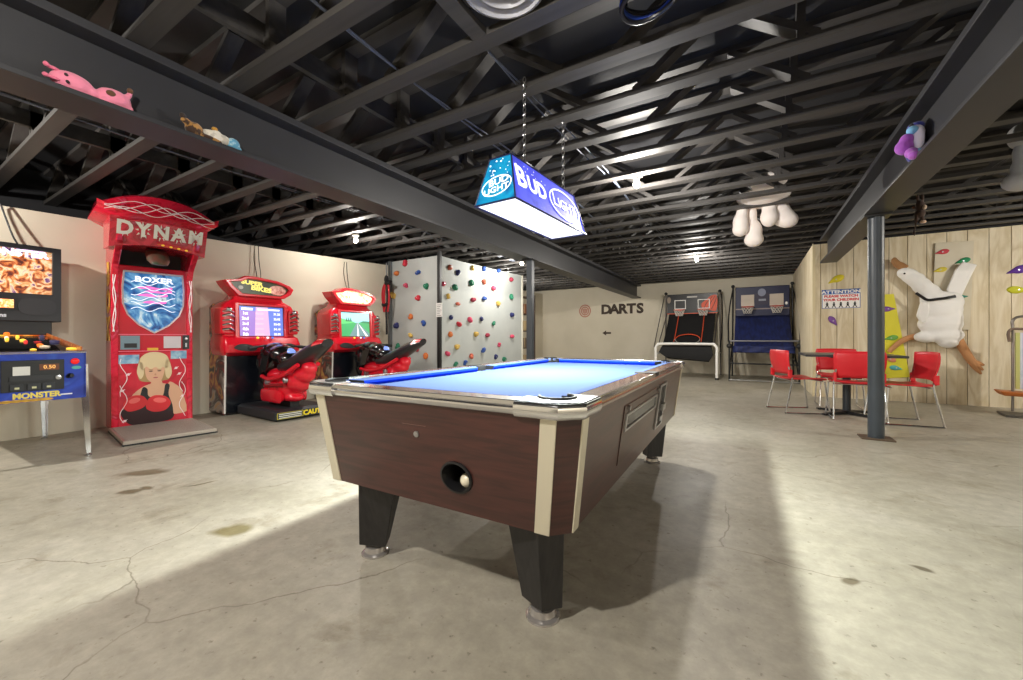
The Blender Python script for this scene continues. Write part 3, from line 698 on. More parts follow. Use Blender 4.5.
# printed boxer on the lower panel
SKIN = mat('d8a888', .35); HAIR = mat('d9c49a', .35); HAIRD = mat('a88a5a', .35); TANK = mat('1c1a1e', .35); GLV = mat('d82a32', .35); GLVL = mat('ee6a66', .35); DARK = mat('2a0a12', .35)
def ap(pts, z, mt, n=5): m.flat(smooth_closed([(x, y) for x, y in pts], n), z, mt, Mc)
m = MB()
m.flat([(-.31, .03), (.31, .03), (.31, .86), (-.31, .86)], .001, multi(['a80a22', 'c41530', 'd02038', 'b00c24'], 3.), Mc)
ap([(-.24, .16), (-.12, .10), (.05, .09), (.24, .14), (.30, .16), (.22, .30), (.17, .45), (.05, .5), (-.08, .48), (-.2, .36)], .002, SKIN)          # shoulders and arms
ap([(.13, .50), (.20, .47), (.25, .40), (.29, .25), (.31, .15), (.24, .12), (.14, .14), (.12, .3)], .0025, SKIN)
ap([(-.10, .46), (-.06, .44), (-.05, .36), (.02, .32), (.08, .36), (.10, .48), (.14, .47), (.13, .36), (.17, .2), (.14, .08), (-.1, .06), (-.2, .08), (-.18, .2), (-.13, .34)], .003, TANK)
ap([(-.28, .17), (-.2, .05), (-.05, .04), (.15, .06), (.16, .15), (-.05, .2), (-.24, .24)], .0032, DARK)
ap([(-.13, .78), (-.14, .62), (-.12, .54), (-.03, .52), (.09, .53), (.14, .56), (.15, .70), (.12, .80), (.04, .85), (-.06, .85)], .0035, HAIRD)
ap([(-.075, .72), (-.07, .58), (-.02, .51), (.03, .50), (.075, .56), (.095, .72), (.01, .78)], .004, SKIN)
ap([(-.02, .53), (.06, .54), (.07, .42), (-.03, .42)], .0037, SKIN)
ap([(-.12, .80), (-.05, .86), (.05, .86), (.12, .81), (.13, .70), (.10, .665), (.08, .69), (.05, .665), (.01, .69), (-.03, .67), (-.07, .70), (-.1, .66), (-.125, .70)], .0045, HAIR)
ap([(.10, .76), (.14, .74), (.16, .62), (.13, .55), (.10, .60)], .0045, HAIR); ap([(-.13, .75), (-.10, .73), (-.09, .62), (-.12, .56), (-.15, .64)], .0045, HAIR)
for u in (-.03, .045):
    m.flat(ellipse(u, .645, .018, .006, 14), .005, DARK, Mc); m.flat(ellipse(u, .662, .022, .004, 14), .005, HAIRD, Mc)
m.flat(ellipse(.01, .605, .008, .012, 12), .005, mat('c08a6a', .35), Mc); m.flat(ellipse(.012, .568, .022, .007, 14), .005, mat('b05058', .35), Mc)
ap([(-.26, .30), (-.2, .37), (-.11, .37), (-.06, .30), (-.10, .23), (-.2, .20), (-.25, .23)], .0055, GLV); ap([(-.06, .31), (.0, .36), (.1, .34), (.15, .26), (.1, .18), (0, .17), (-.07, .22)], .006, GLV)
m.flat(ellipse(-.17, .32, .05, .03, 18, .3), .0062, GLVL, Mc); m.flat(ellipse(.05, .30, .06, .03, 18, -.2), .0066, GLVL, Mc)
for k in range(4):
    sgn = -1 if k < 2 else 1
    pts = [(sgn*(.26+.03*math.sin(i*1.1+k)), .08+.06*i+.3*(k % 2), .004) for i in range(8)]
    m.tube([Mc @ Vector(p) for p in smooth_open(pts, 3)], .0035, INK, 5)
for u, v in ((-.22, .62), (-.27, .44), (-.25, .1), (.23, .6), (.26, .33), (.20, .67)):
    m.flat(ellipse(u, v, .014, .014, 12), .004, mat('f5c8d0', .4), Mc); m.flat(ellipse(u, v, .03, .003, 12, .6), .0042, INK, Mc)
m.build('printed_boxer', bx, fixn=False)
m = MB()
for s_ in (-1, 1):
    for k in range(2):
        pts = [(s_*(.335+.012*math.sin(i*1.2+k*2)), 1.1+.09*i, .014) for i in range(8)]
        m.tube([frame((0, 0, 0), (1, 0, 0), (0, 0, 1)) @ Vector((p[0], p[1], .002)) for p in smooth_open(pts, 3)], .004, INK, 5)
m.build('swirls', bx, smooth=True)
Ml = frame((-hw-.001, .20, 0), (0, -1, 0), (0, 0, 1))
m = MB()
for ch, z in (('B', 1.74), ('O', 1.43), ('X', 1.12)):
    m.text(ch, .34, GOLD, Ml @ T(0, z, 0), .003, bold=.02, sx=1.0)
    for k in range(8):
        a = 2*PI*k/8; m.flat([(.08*math.cos(a-.15), z+.11*math.sin(a-.15)), (.125*math.cos(a), z+.165*math.sin(a)), (.08*math.cos(a+.15), z+.11*math.sin(a+.15))], .002, GOLD, Ml)
m.build('side_lettering', bx, fixn=False)
m = MB()
TR = mat('b8aca0', .35, .5)
m.box(-.38, .36, -.93, .0, .012, .045, TR)
for k in range(16): m.box(-.36, .34, -.90+.056*k, -.875+.056*k, .045, .050, mat('9c9086', .4, .4))
m.box(-.385, .365, -.94, .0, 0, .014, BLACK)
m.build('foot_plate', bx, bevel=.003)

# ------------------------------------------------------------------ motorbike racing games
def rrect(x0, x1, y0, y1, r, z, n=4):
    out = []
    for cx, cy, a in ((x1-r, y1-r, 0), (x0+r, y1-r, 90), (x0+r, y0+r, 180), (x1-r, y0+r, 270)):
        for i in range(n+1):
            t = math.radians(a+90*i/n); out.append((cx+r*math.cos(t), cy+r*math.sin(t), z))
    return out
SIDEART = multi(['1a1512', '2a2420', 'd8a850', '8a2020', '1a1a1a', 'b0a8a0', 'c8a060', '3a2a2a'], 3.2, dist=1.)
def racing_game(label, yc, rot, screen, marq):
    g = thing('racing_game', label, 'arcade machine', (-5.96, yc, 0), rot, 'motorbike racing games')
    m = MB(); m.box(-.44, .44, 0, .38, .03, .83, mat('10141c', .25, coat=.3)); m.box(-.40, .40, .02, .36, 0, .03, BLACK); m.build('cabinet', g, bevel=.004)
    for s_ in (-1, 1):
        m = MB(); m.prism([(-.01, .03), (.44, .03), (.44, 1.45), (.32, 1.50), (.10, 1.30), (-.04, .84)], -.012, .012, SIDEART, frame((s_*.452, 0, 0), (0, 1, 0), (0, 0, 1))); sp = m.build('side_panel', g)
        m = MB(); m.tube([(s_*.452, -.012, .03), (s_*.452, -.042, .84)], .012, mat('e4e2dc', .35), 8); m.build('edge_strip', sp)
    # red console
    m = MB()
    m.loft([rrect(-.46, .46, -.06, .36, .05, .79), rrect(-.49, .49, -.14, .36, .06, .84), rrect(-.50, .50, -.16, .38, .07, .94), rrect(-.485, .485, -.10, .38, .05, 1.03), rrect(-.47, .47, -.02, .38, .05, 1.06),
            rrect(-.485, .485, -.02, .38, .06, 1.2), rrect(-.49, .49, .0, .38, .06, 1.42), rrect(-.45, .45, .01, .38, .06, 1.50), rrect(-.34, .34, .03, .36, .05, 1.56), rrect(-.30, .30, .03, .34, .05, 1.63)], RED2)
    m.build('console', g, smooth=True, angle=35)
    Mq = frame((0, -.035, 1.265), (1, 0, 0), (0, .06, 1))
    m = MB(); m.ring([(-.345, -.255), (.345, -.255), (.345, .245), (-.345, .245)], [(-.295, -.215), (.295, -.215), (.295, .21), (-.295, .21)], -.03, .022, RED2, Mq); m.build('screen_bezel', g, bevel=.01)
    m = MB(); m.flat([(-.295, -.215), (.295, -.215), (.295, .21), (-.295, .21)], .0, BLACKGLOSS, Mq); screen(m, Mq); m.build('screen', g, fixn=False)
    # chrome engine-like side ornaments with red pods
    for s_ in (-1, 1):
        m = MB(); m.loft([rrect(s_*.43-.075, s_*.43+.075, -.06, .2, .03, z) for z in (1.08, 1.44)], RED2); m.build('side_pod', g, bevel=.02)
        m = MB()
        for k in range(5): m.tube(smooth_open([(s_*.37, -.065, 1.13+.06*k), (s_*.43, -.095, 1.15+.06*k+.01*(k % 2)), (s_*.495, -.06, 1.14+.06*k)]), [.012+.006*((i*3+k) % 3 == 0) for i in range(11)], CHROME, 8)
        m.ell((s_*.43, -.075, 1.41), (.035, .03, .03), CHROME); m.build('chrome_ornament', g, smooth=True)
        m = MB(); sh = smooth_closed([(s_*.40, 0), (s_*.33, .045), (s_*.2, .03), (s_*.13, -.035), (s_*.22, -.05), (s_*.34, -.035)], 4); Mk = frame((0, -.163, .905), (1, 0, 0), (0, .03, 1))
        m.prism(sh, -.02, .006, mat('2c2c2e', .5, bump=.5, bscale=300), Mk); m.build('speaker', g)
    m = MB()
    for k, c in enumerate(('e8d040', 'd02020', 'e8e8f0', '3060c0')): m.lathe([(.016, 0), (.016, .012), (.004, .016)], mat(c, .3, emit=.4), 12, frame((-.1+.065*k, -.125, 1.03), (1, 0, 0), (0, .8, 1)))
    m.build('buttons', g, smooth=True)
    # marquee
    hexo = [(-.30, 1.60), (.30, 1.60), (.40, 1.67), (.44, 1.75), (.38, 1.80), (.22, 1.85), (-.10, 1.885), (-.22, 1.88), (-.30, 1.83), (-.47, 1.80), (-.42, 1.72)]
    cxz = (0, 1.73); hexi = [(cxz[0]+(x-cxz[0])*.84, cxz[1]+(z-cxz[1])*.72) for x, z in hexo]
    Mm = frame((0, -.02, 0), (1, 0, 0), (0, 0, 1))
    m = MB(); m.prism(hexo, -.26, -.03, RED2, Mm); m.ring(hexo, hexi, -.03, .03, RED2, Mm); mq = m.build('marquee', g, bevel=.012)
    m = MB(); marq(m, Mm, hexi); m.build('marquee_panel', mq, fixn=False)
    m = MB(); m.tube(smooth_open([(.10, .32, 1.85), (.12, .40, 2.0), (.10, .43, 2.2), (.11, .43, 2.42)]), .005, BLACK, 6); m.tube(smooth_open([(.14, .32, 1.85), (.18, .40, 2.0), (.17, .43, 2.2), (.16, .43, 2.42)]), .005, BLACK, 6); m.build('power_cord', g, smooth=True)
    # platform
    PLT = mat('202226', .5)
    m = MB(); m.loft([rrect(-.32, .42, -1.05, -.02, .05, .03), rrect(-.32, .42, -1.05, -.02, .05, .12), rrect(-.28, .38, -1.0, -.02, .05, .145)], PLT); m.box(-.27, .36, -.95, -.05, 0, .03, BLACK)
    pf = m.build('platform', g, bevel=.004)
    m = MB(); Mv = frame((.06, -1.051, .075), (1, 0, 0), (0, 0, 1)); m.text('CAUTION', .085, mat('e8d028', .4), Mv @ T(.155, 0, 0), .001, bold=.004); 
    for k in range(3): m.box(-.34, -.06, .018-.022*k, .028-.022*k, 0, .001, mat('d8d8d0', .4), Mv)
    m.ring([(-.36, -.035), (-.04, -.035), (-.04, .04), (-.36, .04)], [(-.355, -.031), (-.045, -.031), (-.045, .036), (-.355, .036)], 0, .001, mat('d8c830', .4), Mv)
    m.build('caution_label', pf, fixn=False)
    # bike
    m = MB()
    def blob(pts):
        for (y, z, w_, l_, h_) in pts: m.ell((0, y, z), (w_, l_, h_), RED2)
    blob([(-.42, .40, .15, .16, .17), (-.60, .38, .165, .20, .18), (-.80, .40, .16, .20, .17), (-.98, .47, .14, .20, .14), (-1.12, .57, .115, .18, .11), (-1.22, .65, .09, .12, .09), (-.52, .54, .14, .22, .10), (-.85, .56, .12, .25, .09), (-.55, .27, .14, .24, .08), (-.82, .27, .13, .22, .07)])
    m.build('bike_fairing', g, smooth=True, remesh=.016)
    m = MB()
    for s_ in (-1, 1):
        m.loft([rrect(-.86, -.36, .22, .34, .05, s_*.12), rrect(-.88, -.34, .20, .36, .06, s_*.165), rrect(-.80, -.40, .23, .33, .04, s_*.185)], RED2, True, Matrix(((0, 0, 1, 0), (1, 0, 0, 0), (0, 1, 0, 0), (0, 0, 0, 1))))
        m.tube(smooth_open([(s_*.15, -.36, .52), (s_*.175, -.6, .50), (s_*.165, -.9, .56), (s_*.13, -1.2, .70)]), .028, RED2, 10)
        m.tube(smooth_open([(s_*.15, -.45, .40), (s_*.18, -.65, .42), (s_*.16, -.95, .44)]), .024, mat('8a1018', .3, coat=.4), 10)
        for y, z, r_ in ((-.50, .45, .045), (-.95, .50, .04)): m.lathe([(r_, 0), (r_*.9, .03), (r_*.5, .04), (r_*.45, .02)], STEEL, 16, frame((s_*.14, y, z), (0, s_*1, 0), (0, 0, 1)))
    m.build('engine_covers', g, smooth=True)
    m = MB(); m.box(-.06, .06, -.9, -.35, .12, .3, BLACK); m.tube([(0, -.62, .12), (0, -.62, .3)], .05, STEEL, 12); m.build('bike_mount', g, bevel=.01)
    BLKP = mat('121214', .22, coat=.6)
    m = MB()
    for y, z, r_ in ((-.30, .70, (.19, .18, .20)), (-.42, .85, (.19, .19, .12)), (-.58, .82, (.17, .18, .12)), (-.22, .55, (.13, .11, .2)), (-.74, .75, (.14, .17, .11))): m.ell((0, y, z), r_, BLKP)
    m.build('bike_tank', g, smooth=True, remesh=.018)
    m = MB()
    secs = [(-.66, .66, .11, .08), (-.85, .68, .13, .11), (-1.05, .74, .15, .125), (-1.28, .84, .145, .115), (-1.48, .925, .12, .085), (-1.62, .965, .07, .05)]
    m.loft([[(w_*math.cos(t), y-h_*.5*math.sin(t)*.6, z+h_*math.sin(t)) for t in [2*PI*i/16 for i in range(16)]] for y, z, w_, h_ in secs], mat('26262a', .35, coat=.3)); st = m.build('bike_seat', g, smooth=True)
    m = MB(); m.loft([[(w_*math.cos(t)*1.06, y-h_*.5*math.sin(t)*.6, z+.004+h_*1.06*math.sin(t)) for t in [PI*i/10 for i in range(11)]] for y, z, w_, h_ in secs[4:]], RED2, cap=False, closed=False); m.build('tail_cover', st, smooth=True)
    m = MB()
    for s_ in (-1, 1):
        m.ell((s_*.05, -1.60, .965), (.028, .015, .016), mat('f0f0f4', .2, emit=.3)); 
    m.build('tail_light', st, smooth=True)
    m = MB(); m.tube([(-.34, -.50, .90), (-.14, -.42, .93), (.14, -.42, .93), (.34, -.50, .90)], .014, BLACK, 10); hb = m.build('handlebar', g, smooth=True)
    for s_ in (-1, 1):
        m = MB(); m.tube([(s_*.27, -.47, .91), (s_*.38, -.515, .895)], .022, mat('1c1c1e', .6), 12); m.build('grip', hb, smooth=True)
    m = MB(); m.lathe([(.05, 0), (.055, .01), (.04, .03), (.01, .035)], mat('7f98e8', .2, emit=.3), 18, frame((.0, -.80, .845), (1, 0, 0), (0, .5, 1))); m.build('start_button', g, smooth=True)
    for s_ in (-1, 1):
        m = MB(); m.prism([(-.30, .55), (-.45, .88), (-.60, .84), (-.5, .6)], -.008, .008, BLKP, frame((s_*.165, 0, 0), (0, 1, 0), (0, 0, 1))); m.build('wind_deflector', g, bevel=.005)
    return g
def screen_list(m, M):
    S = mat('5a70c8', .3, emit=0.45); m.flat([(-.285, -.205), (.285, -.205), (.285, .20), (-.285, .20)], .001, S, M)
    m.flat([(-.1, -.205), (.1, -.205), (.08, .2), (-.08, .2)], .0014, mat('c09ac0', .3, emit=0.45), M); m.flat([(-.285, -.205), (-.1, -.205), (-.08, .14), (-.285, .14)], .0013, mat('8a6ab8', .3, emit=0.45), M)
    Wt = mat('f4f4ff', .3, emit=0.6); Pk = mat('f0a8b8', .3, emit=0.55)
    m.box(-.26, -.12, .15, .18, .001, .002, Wt, M); m.box(-.06, .24, .155, .175, .001, .002, Wt, M)
    for k, (nm, sc) in enumerate((('1st', '31.20'), ('2nd', '32.05'), ('3rd', '33.40'), ('4th', '34.10'), ('5th', '35.00'))):
        v = .105-.072*k; m.text(nm, .055, Wt, M @ T(-.215, v, 0), .002, bold=.002); m.text('RIDER', .04, Pk, M @ T(-.03, v, 0), .002, bold=.001); m.text(sc, .042, Wt, M @ T(.2, v, 0), .002, bold=.001)
def screen_road(m, M):
    m.flat([(-.285, .0), (.285, .0), (.285, .20), (-.285, .20)], .001, mat('9adcea', .3, emit=0.5), M); m.flat([(-.285, -.205), (.285, -.205), (.285, .03), (-.285, .03)], .0012, mat('3aa060', .3, emit=0.4), M)
    m.flat([(-.285, .0), (-.1, .02), (.0, .04), (-.285, .10)], .0014, mat('5ac070', .3, emit=0.4), M); m.flat([(.06, .035), (.285, .02), (.285, .06), (.15, .065)], .0014, mat('2a7a50', .3, emit=0.4), M)
    m.flat([(-.14, -.205), (.285, -.205), (.285, -.16), (.04, .035), (.02, .035)], .0016, mat('6a8a90', .3, emit=0.4), M)
    m.flat([(.02, -.205), (.06, -.205), (.034, .03)], .002, mat('f4f4f4', .3, emit=0.5), M); m.flat([(.20, -.205), (.25, -.205), (.04, .033)], .002, mat('f4f4f4', .3, emit=0.5), M)
    for u in (-.18, -.14, -.10): m.flat([(u-.02, .05), (u+.02, .05), (u, .13)], .002, mat('2a7048', .3, emit=0.3), M)
def marq_dark(m, M, hexi):
    m.flat(hexi, -.01, mat('1c1c18', .3, c2='3a4a2a', scale=9, emit=0.15), M); Y_ = mat('e8d868', .3, emit=0.4)
    m.text('SUPER', .075, Y_, M @ T(-.12, 1.79, 0) @ R(-4), -.006, bold=.004, sx=1.3); m.text('BIKES', .085, Y_, M @ T(.0, 1.715, 0) @ R(-6), -.006, bold=.004, sx=1.3)
    m.flat(ellipse(.22, 1.72, .12, .07, 20), -.008, mat('9a3a30', .3, c2='e0b0a0', scale=20, emit=0.2), M); m.flat(ellipse(-.26, 1.72, .03, .025), -.008, mat('b0b0a8', .3), M)
def marq_lit(m, M, hexi):
    m.flat(hexi, -.01, multi(['b0703a', 'f0d090', 'fff0d0', 'e8c070', 'c07840'], 8, emit=0.55), M); Y_ = mat('fff4c8', .3, emit=0.9)
    m.text('SUPER', .085, Y_, M @ T(-.08, 1.78, 0) @ R(-4), -.006, bold=.006, sx=1.3); m.text('BIKES', .085, Y_, M @ T(.04, 1.705, 0) @ R(-6), -.006, bold=.006, sx=1.3)
racing_game('red motorbike racing game next to the boxing machine, showing a score list', 3.06, 87.5, screen_list, marq_dark)
racing_game('red motorbike racing game next to the climbing wall, showing a road', 4.62, 89.5, screen_road, marq_lit)

# ------------------------------------------------------------------ climbing wall
cw = thing('climbing_wall', 'grey climbing wall with coloured holds beside the racing games', 'climbing wall', (0, 0, 0))
GREY = mat('b9bdba', .7, c2='b1b6b4', scale=2, bump=.1, bscale=120)
PTOP = 2.60; A, B, C_, D = (XL+.02, 5.85), (-5.10, 5.85), (-5.12, 6.52), (-4.97, 8.80)
def panel(a, b):
    m = MB(); a, b = Vector((a[0], a[1], 0)), Vector((b[0], b[1], 0)); d = (b-a); n = Vector((d.y, -d.x, 0)).normalized()
    m.loft([[a, b, b-n*.04, a-n*.04], [p+Vector((0, 0, PTOP)) for p in (a, b, b-n*.04, a-n*.04)]], GREY); return m.build('wall_panel', cw), a, d.normalized(), n
PN = [panel(A, B), panel(B, C_), panel(C_, D)]
m = MB(); m.box(-5.125, -5.06, 5.815, 5.88, 0, 2.68, BLACK); m.build('corner_post', cw, bevel=.004)
m = MB(); m.box(XL+.005, XL+.06, 5.78, 5.85, 0, PTOP, mat('6a6e70', .5)); m.build('edge_post', cw, bevel=.004)
m = MB(); m.box(-5.02, -4.95, 8.80, 8.84, 0, PTOP, mat('e8e4d4', .6)); m.build('end_trim', cw)
HC = dict(red='c8283c', pink='d8486a', salmon='d8705a', orange='d8763a', yellow='d8b45a', green='1f7a5a', blue='2f56a8', navy='252c66', crimson='a83048')
ho = [(0, [(147, 75, 'red'), (98, 130, 'orange'), (219, 130, 'blue'), (150, 202, 'pink'), (265, 205, 'green'), (78, 258, 'yellow'), (218, 270, 'red'), (177, 378, 'orange'), (250, 415, 'blue'), (97, 428, 'navy'), (177, 480, 'yellow'), (103, 545, 'green'), (210, 560, 'red'), (260, 600, 'orange'), (150, 640, 'blue')]),
      (1, [(390, 97, 'salmon'), (439, 132, 'navy'), (353, 190, 'pink'), (420, 212, 'green'), (382, 262, 'yellow'), (437, 305, 'salmon'), (395, 378, 'navy'), (440, 425, 'red'), (392, 475, 'orange'), (432, 548, 'yellow'), (378, 590, 'pink'), (425, 650, 'green')]),
      (2, [(522, 103, 'yellow'), (585, 107, 'blue'), (668, 121, 'blue'), (512, 187, 'green'), (585, 182, 'salmon'), (639, 213, 'pink'), (740, 170, 'crimson'), (741, 265, 'green'), (524, 284, 'crimson'), (587, 278, 'blue'), (667, 303, 'yellow'), (744, 368, 'navy'), (508, 395, 'pink'), (570, 393, 'navy'), (640, 415, 'green'), (540, 475, 'yellow'), (606, 486, 'crimson'), (744, 490, 'pink'), (672, 538, 'pink'), (580, 567, 'blue'), (514, 602, 'salmon'), (650, 605, 'navy'), (700, 620, 'green'), (480, 640, 'blue')])]
for pi, lst in ho:
    _, a, d, n = PN[pi]
    for zx, zy, c in lst:
        px_, py_ = 380+zx*.1764, 250+zy*.1764
        r_ = (px_-511.5)/F; ray = Vector((-SN+CS*r_, CS+SN*r_, (HZ-py_)/F)); org = Vector((0, 0, CAMH))
        t = (a-org).dot(n)/ray.dot(n); p = org+ray*t
        if p.z < .15: continue
        m = MB(); mt = mat(HC[c], .6, bump=.3, bscale=60)
        M = frame(p, d, (0, 0, 1)) @ R(random.uniform(0, 360))
        s_ = random.uniform(.8, 1.15)
        for k in range(4):
            a_ = random.uniform(0, 2*PI); m.ell((0, 0, 0), (.05*s_, .04*s_, .045*s_), mt, M @ T(.022*math.cos(a_), .022*math.sin(a_), .012+.006*k), 10, 6)
        m.lathe([(.012, .05), (.012, .065), (.002, .066)], STEEL, 8, M)
        o = m.build('climbing_hold', cw, smooth=True); o['label'] = c+' climbing hold'
m = MB(); m.box(-.075, .075, 0, .003, -.13, .13, mat('e4e4e0', .6))
for k in range(7): m.box(-.055, .05-.02*(k % 3), -.001, 0, .09-.033*k, .099-.033*k, mat('6a6a70', .6))
o = m.build('notice_sheet', loc=(-5.06, 5.805, 1.56)); tag(o, 'white printed notice taped to the black climbing wall post', 'notice')

# harness hanging by the game
t = thing('climbing_harness', 'red and black climbing harness hanging at the left edge of the climbing wall', 'harness', (-6.28, 5.62, 0))
RS = mat('b81c28', .6); BS = mat('17171a', .6)
m = MB(); m.tube(smooth_open([(0, 0, 2.53), (.0, .0, 2.4), (.01, 0, 2.28)]), .012, mat('8a8a8a', .5), 6); m.ell((0, 0, 2.2), (.05, .04, .09), BS); m.ell((.04, 0, 2.13), (.09, .05, .06), BS); m.tube(smooth_open([(.02, -.02, 2.2), (.1, -.03, 2.12), (.17, -.03, 2.15)]), .025, BS, 8); m.build('shoulder_pad', t, smooth=True)
for dx in (-.07, -.02, .05, .1):
    m = MB(); m.tube(smooth_open([(dx*.4, 0, 2.14), (dx, -.03, 2.0), (dx*1.1, -.03, 1.8), (dx*.6, -.02, 1.55)]), .019, RS if dx in (-.07, .1, -.02) else BS, 8); m.build('strap', t, smooth=True)
m = MB(); m.tube(smooth_open([(-.07, -.03, 1.7), (0, -.06, 1.68), (.09, -.03, 1.72)]), .03, BS, 8); m.tube(smooth_open([(.03, -.03, 1.6), (.04, -.03, 1.3), (.03, -.02, 1.1)]), .02, BS, 8); m.build('waist_belt', t, smooth=True)

# storage rack past the climbing wall
t = thing('storage_rack', 'dark brown storage rack glimpsed between the climbing wall and square post', 'rack', (-5.22, 9.45, 0))
BR = mat('4a3424', .6)
for sx in (-.09, .09):
    for sy in (-.35, .35):
        m = MB(); m.box(sx-.02, sx+.02, sy-.02, sy+.02, 0, 2.2, BR); m.build('upright', t)
for z in (.3, .75, 1.2, 1.65, 2.1):
    m = MB(); m.box(-.10, .10, -.36, .36, z, z+.025, BR); m.build('shelf', t)
for k, (z, c) in enumerate(((.325, 'a08a68'), (.775, '6a5a48'), (1.225, 'b09a70'), (1.675, '7a4a30'))):
    m = MB(); m.box(-.065, .065, -.3, -.02, z+.001, z+.26, mat(c, .7)); m.box(-.067, .067, -.17, -.15, z+.001, z+.262, mat('c8b088', .6))
    o = m.build('storage_box', loc=(-5.22, 9.45, 0), bevel=.006); tag(o, ['tan', 'grey brown', 'straw coloured', 'rust brown'][k]+' box on the storage rack past the climbing wall', 'box', 'boxes on the storage rack')

# ------------------------------------------------------------------ far wall lettering
def on_back(px_, py_): return P(px_, py_, Y=YB-.002)
Mw = lambda p: frame(p, (1, 0, 0), (0, 0, 1))
BRN = mat('3a2c22', .7)
a, b = on_back(602, 309.5), on_back(644.5, 309.0)
LW = b.x-a.x; hgt = (on_back(623, 302.5).z-on_back(623, 316.5).z)
t = thing('wall_lettering', 'large dark stencil word DARTS painted on the far wall', 'lettering', ((a.x+b.x)/2, YB-.002, (a.z+b.z)/2))
for i, ch in enumerate('DARTS'):
    m = MB(); M = frame((-LW/2+LW*(i+.5)/5, 0, 0), (1, 0, 0), (0, 0, 1))
    m.text(ch, hgt*.93, BRN, M, .002, bold=.020, sx=1.08); m.build('letter', t, fixn=False)
p = on_back(606.5, 333); m = MB(); m.prism([(-.14, 0), (-.01, .085), (-.01, .03), (.15, .03), (.15, -.03), (-.01, -.03), (-.01, -.085)], 0, .003, BRN, Mw((0, 0, 0)))
o = m.build('wall_arrow', loc=p); tag(o, 'dark painted arrow pointing left below the word DARTS', 'arrow')
p = on_back(585, 311); m = MB(); CP = mat('b06a58', .7); M0 = Mw((0, 0, 0))
for r_ in (.205, .14, .08): m.ring(ellipse(0, 0, r_, r_*1.05, 32), ellipse(0, 0, r_-.032, (r_-.032)*1.05, 32), 0, .003, CP, M0)
for k in range(3):
    a_ = 2*PI*k/3+.5; m.bar((.05*math.cos(a_), -.002, .05*math.sin(a_)), (.185*math.cos(a_), -.002, .19*math.sin(a_)), .004, .012, CP)
m.flat(ellipse(0, 0, .03, .03), .003, CP, M0); o = m.build('wall_emblem', loc=p); tag(o, 'round terracotta dartboard emblem painted left of the word DARTS', 'emblem')

# ------------------------------------------------------------------ basketball games
def net(m, c, r_, mt):
    for k in range(10):
        for s_ in (1, -1):
            pts = []
            for i in range(5):
                a_ = 2*PI*k/10+s_*i*.30; q = r_*(1-.1*i); pts.append((c[0]+q*math.cos(a_), c[1]+q*math.sin(a_), c[2]-.042*i))
            m.tube(pts, .006, mt, 4)
def hoop_set(t, xs, zc, yb, sq, rimc, fill=None):
    for x in xs:
        M = frame((x, yb-.012, zc), (1, 0, 0), (0, 0, 1)); w_, h_ = sq
        m = MB()
        if fill: m.box(-w_, w_, -h_, h_, 0, .004, fill, M)
        m.ring([(-w_, -h_), (w_, -h_), (w_, h_), (-w_, h_)], [(-w_+.02, -h_+.02), (w_-.02, -h_+.02), (w_-.02, h_-.02), (-w_+.02, h_-.02)], 0, .006, WHITE if not fill else fill, M); m.build('target_square', t)
        m = MB(); c = (x, yb-.17, zc-h_-.03); m.tube([(c[0]+.14*math.cos(a_), c[1]+.14*math.sin(a_), c[2]) for a_ in [2*PI*i/20 for i in range(20)]], .012, rimc, 6, True); m.box(x-.04, x+.04, yb-.05, yb, c[2]-.03, c[2]+.02, rimc); rm = m.build('rim', t, smooth=True)
        m = MB(); net(m, c, .14, mat('d8d4cc', .6)); m.build('net', rm)
g = thing('basketball_game', 'black double hoop basketball game with white front rail by the far wall', 'basketball game', (-1.46, 11.05, 0))
DKF = mat('0d0d0f', .8); ORG = mat('d8502a', .5); MET = mat('6a6460', .4, .6)
m = MB(); m.box(-.66, .66, 1.28, 1.31, 1.72, 2.28, mat('101013', .4)); bb = m.build('backboard', g, bevel=.01)
m = MB(); Mk = frame((0, 1.279, 2.0), (1, 0, 0), (0, 0, 1))
m.flat(smooth_closed([(.62, -.2), (.64, .18), (.5, .2), (.38, .1), (.25, -.02), (.3, -.16), (.46, -.2)], 4), .002, ORG, Mk)
for q in range(3): m.tube([Mk @ Vector(v) for v in smooth_open([(.3+.1*q, -.18, .003), (.38+.1*q, 0, .004), (.52+.06*q, .17, .003)], 4)], .008, BLACK, 5)
m.flat(ellipse(-.6, .12, .05, .09), .002, mat('8a7a6a', .4), Mk); m.box(-.12, .14, .17, .21, 0, .002, mat('c8c4c0', .4), Mk); m.box(-.655, .655, -.285, -.265, 0, .003, ORG, Mk); m.build('backboard_print', bb, fixn=False)
hoop_set(g, (-.30, .31), 1.98, 1.28, (.15, .13), ORG)
m = MB()
rows = []
for i in range(9):
    s_ = i/8; y = 1.29-1.0*s_; z = 1.72-.87*s_-.07*math.sin(PI*s_); w_ = .60-.0*s_
    rows.append([(-w_, y, z), (w_, y, z), (w_, y+.012, z-.012), (-w_, y+.012, z-.012)])
m.loft(rows, DKF); rp = m.build('ramp_cloth', g, smooth=True)
m = MB()
for s_ in (-1, 1): m.tube([(s_*.33, 1.24-1.0*q, 1.70-.87*q-.07*math.sin(PI*q)+.02) for q in [i/8 for i in range(8)]], .012, ORG, 5)
m.tube([(.30*math.cos(a_), .42+.16*math.sin(a_), 1.0+.13*math.sin(a_)) for a_ in [PI*i/14 for i in range(15)]], .012, ORG, 5); m.tube([(.30*math.cos(a_), .42+.16*math.sin(a_), 1.0+.13*math.sin(a_)) for a_ in [PI+PI*i/14 for i in range(15)]], .01, mat('9a9690', .5), 5)
m.build('court_lines', rp)
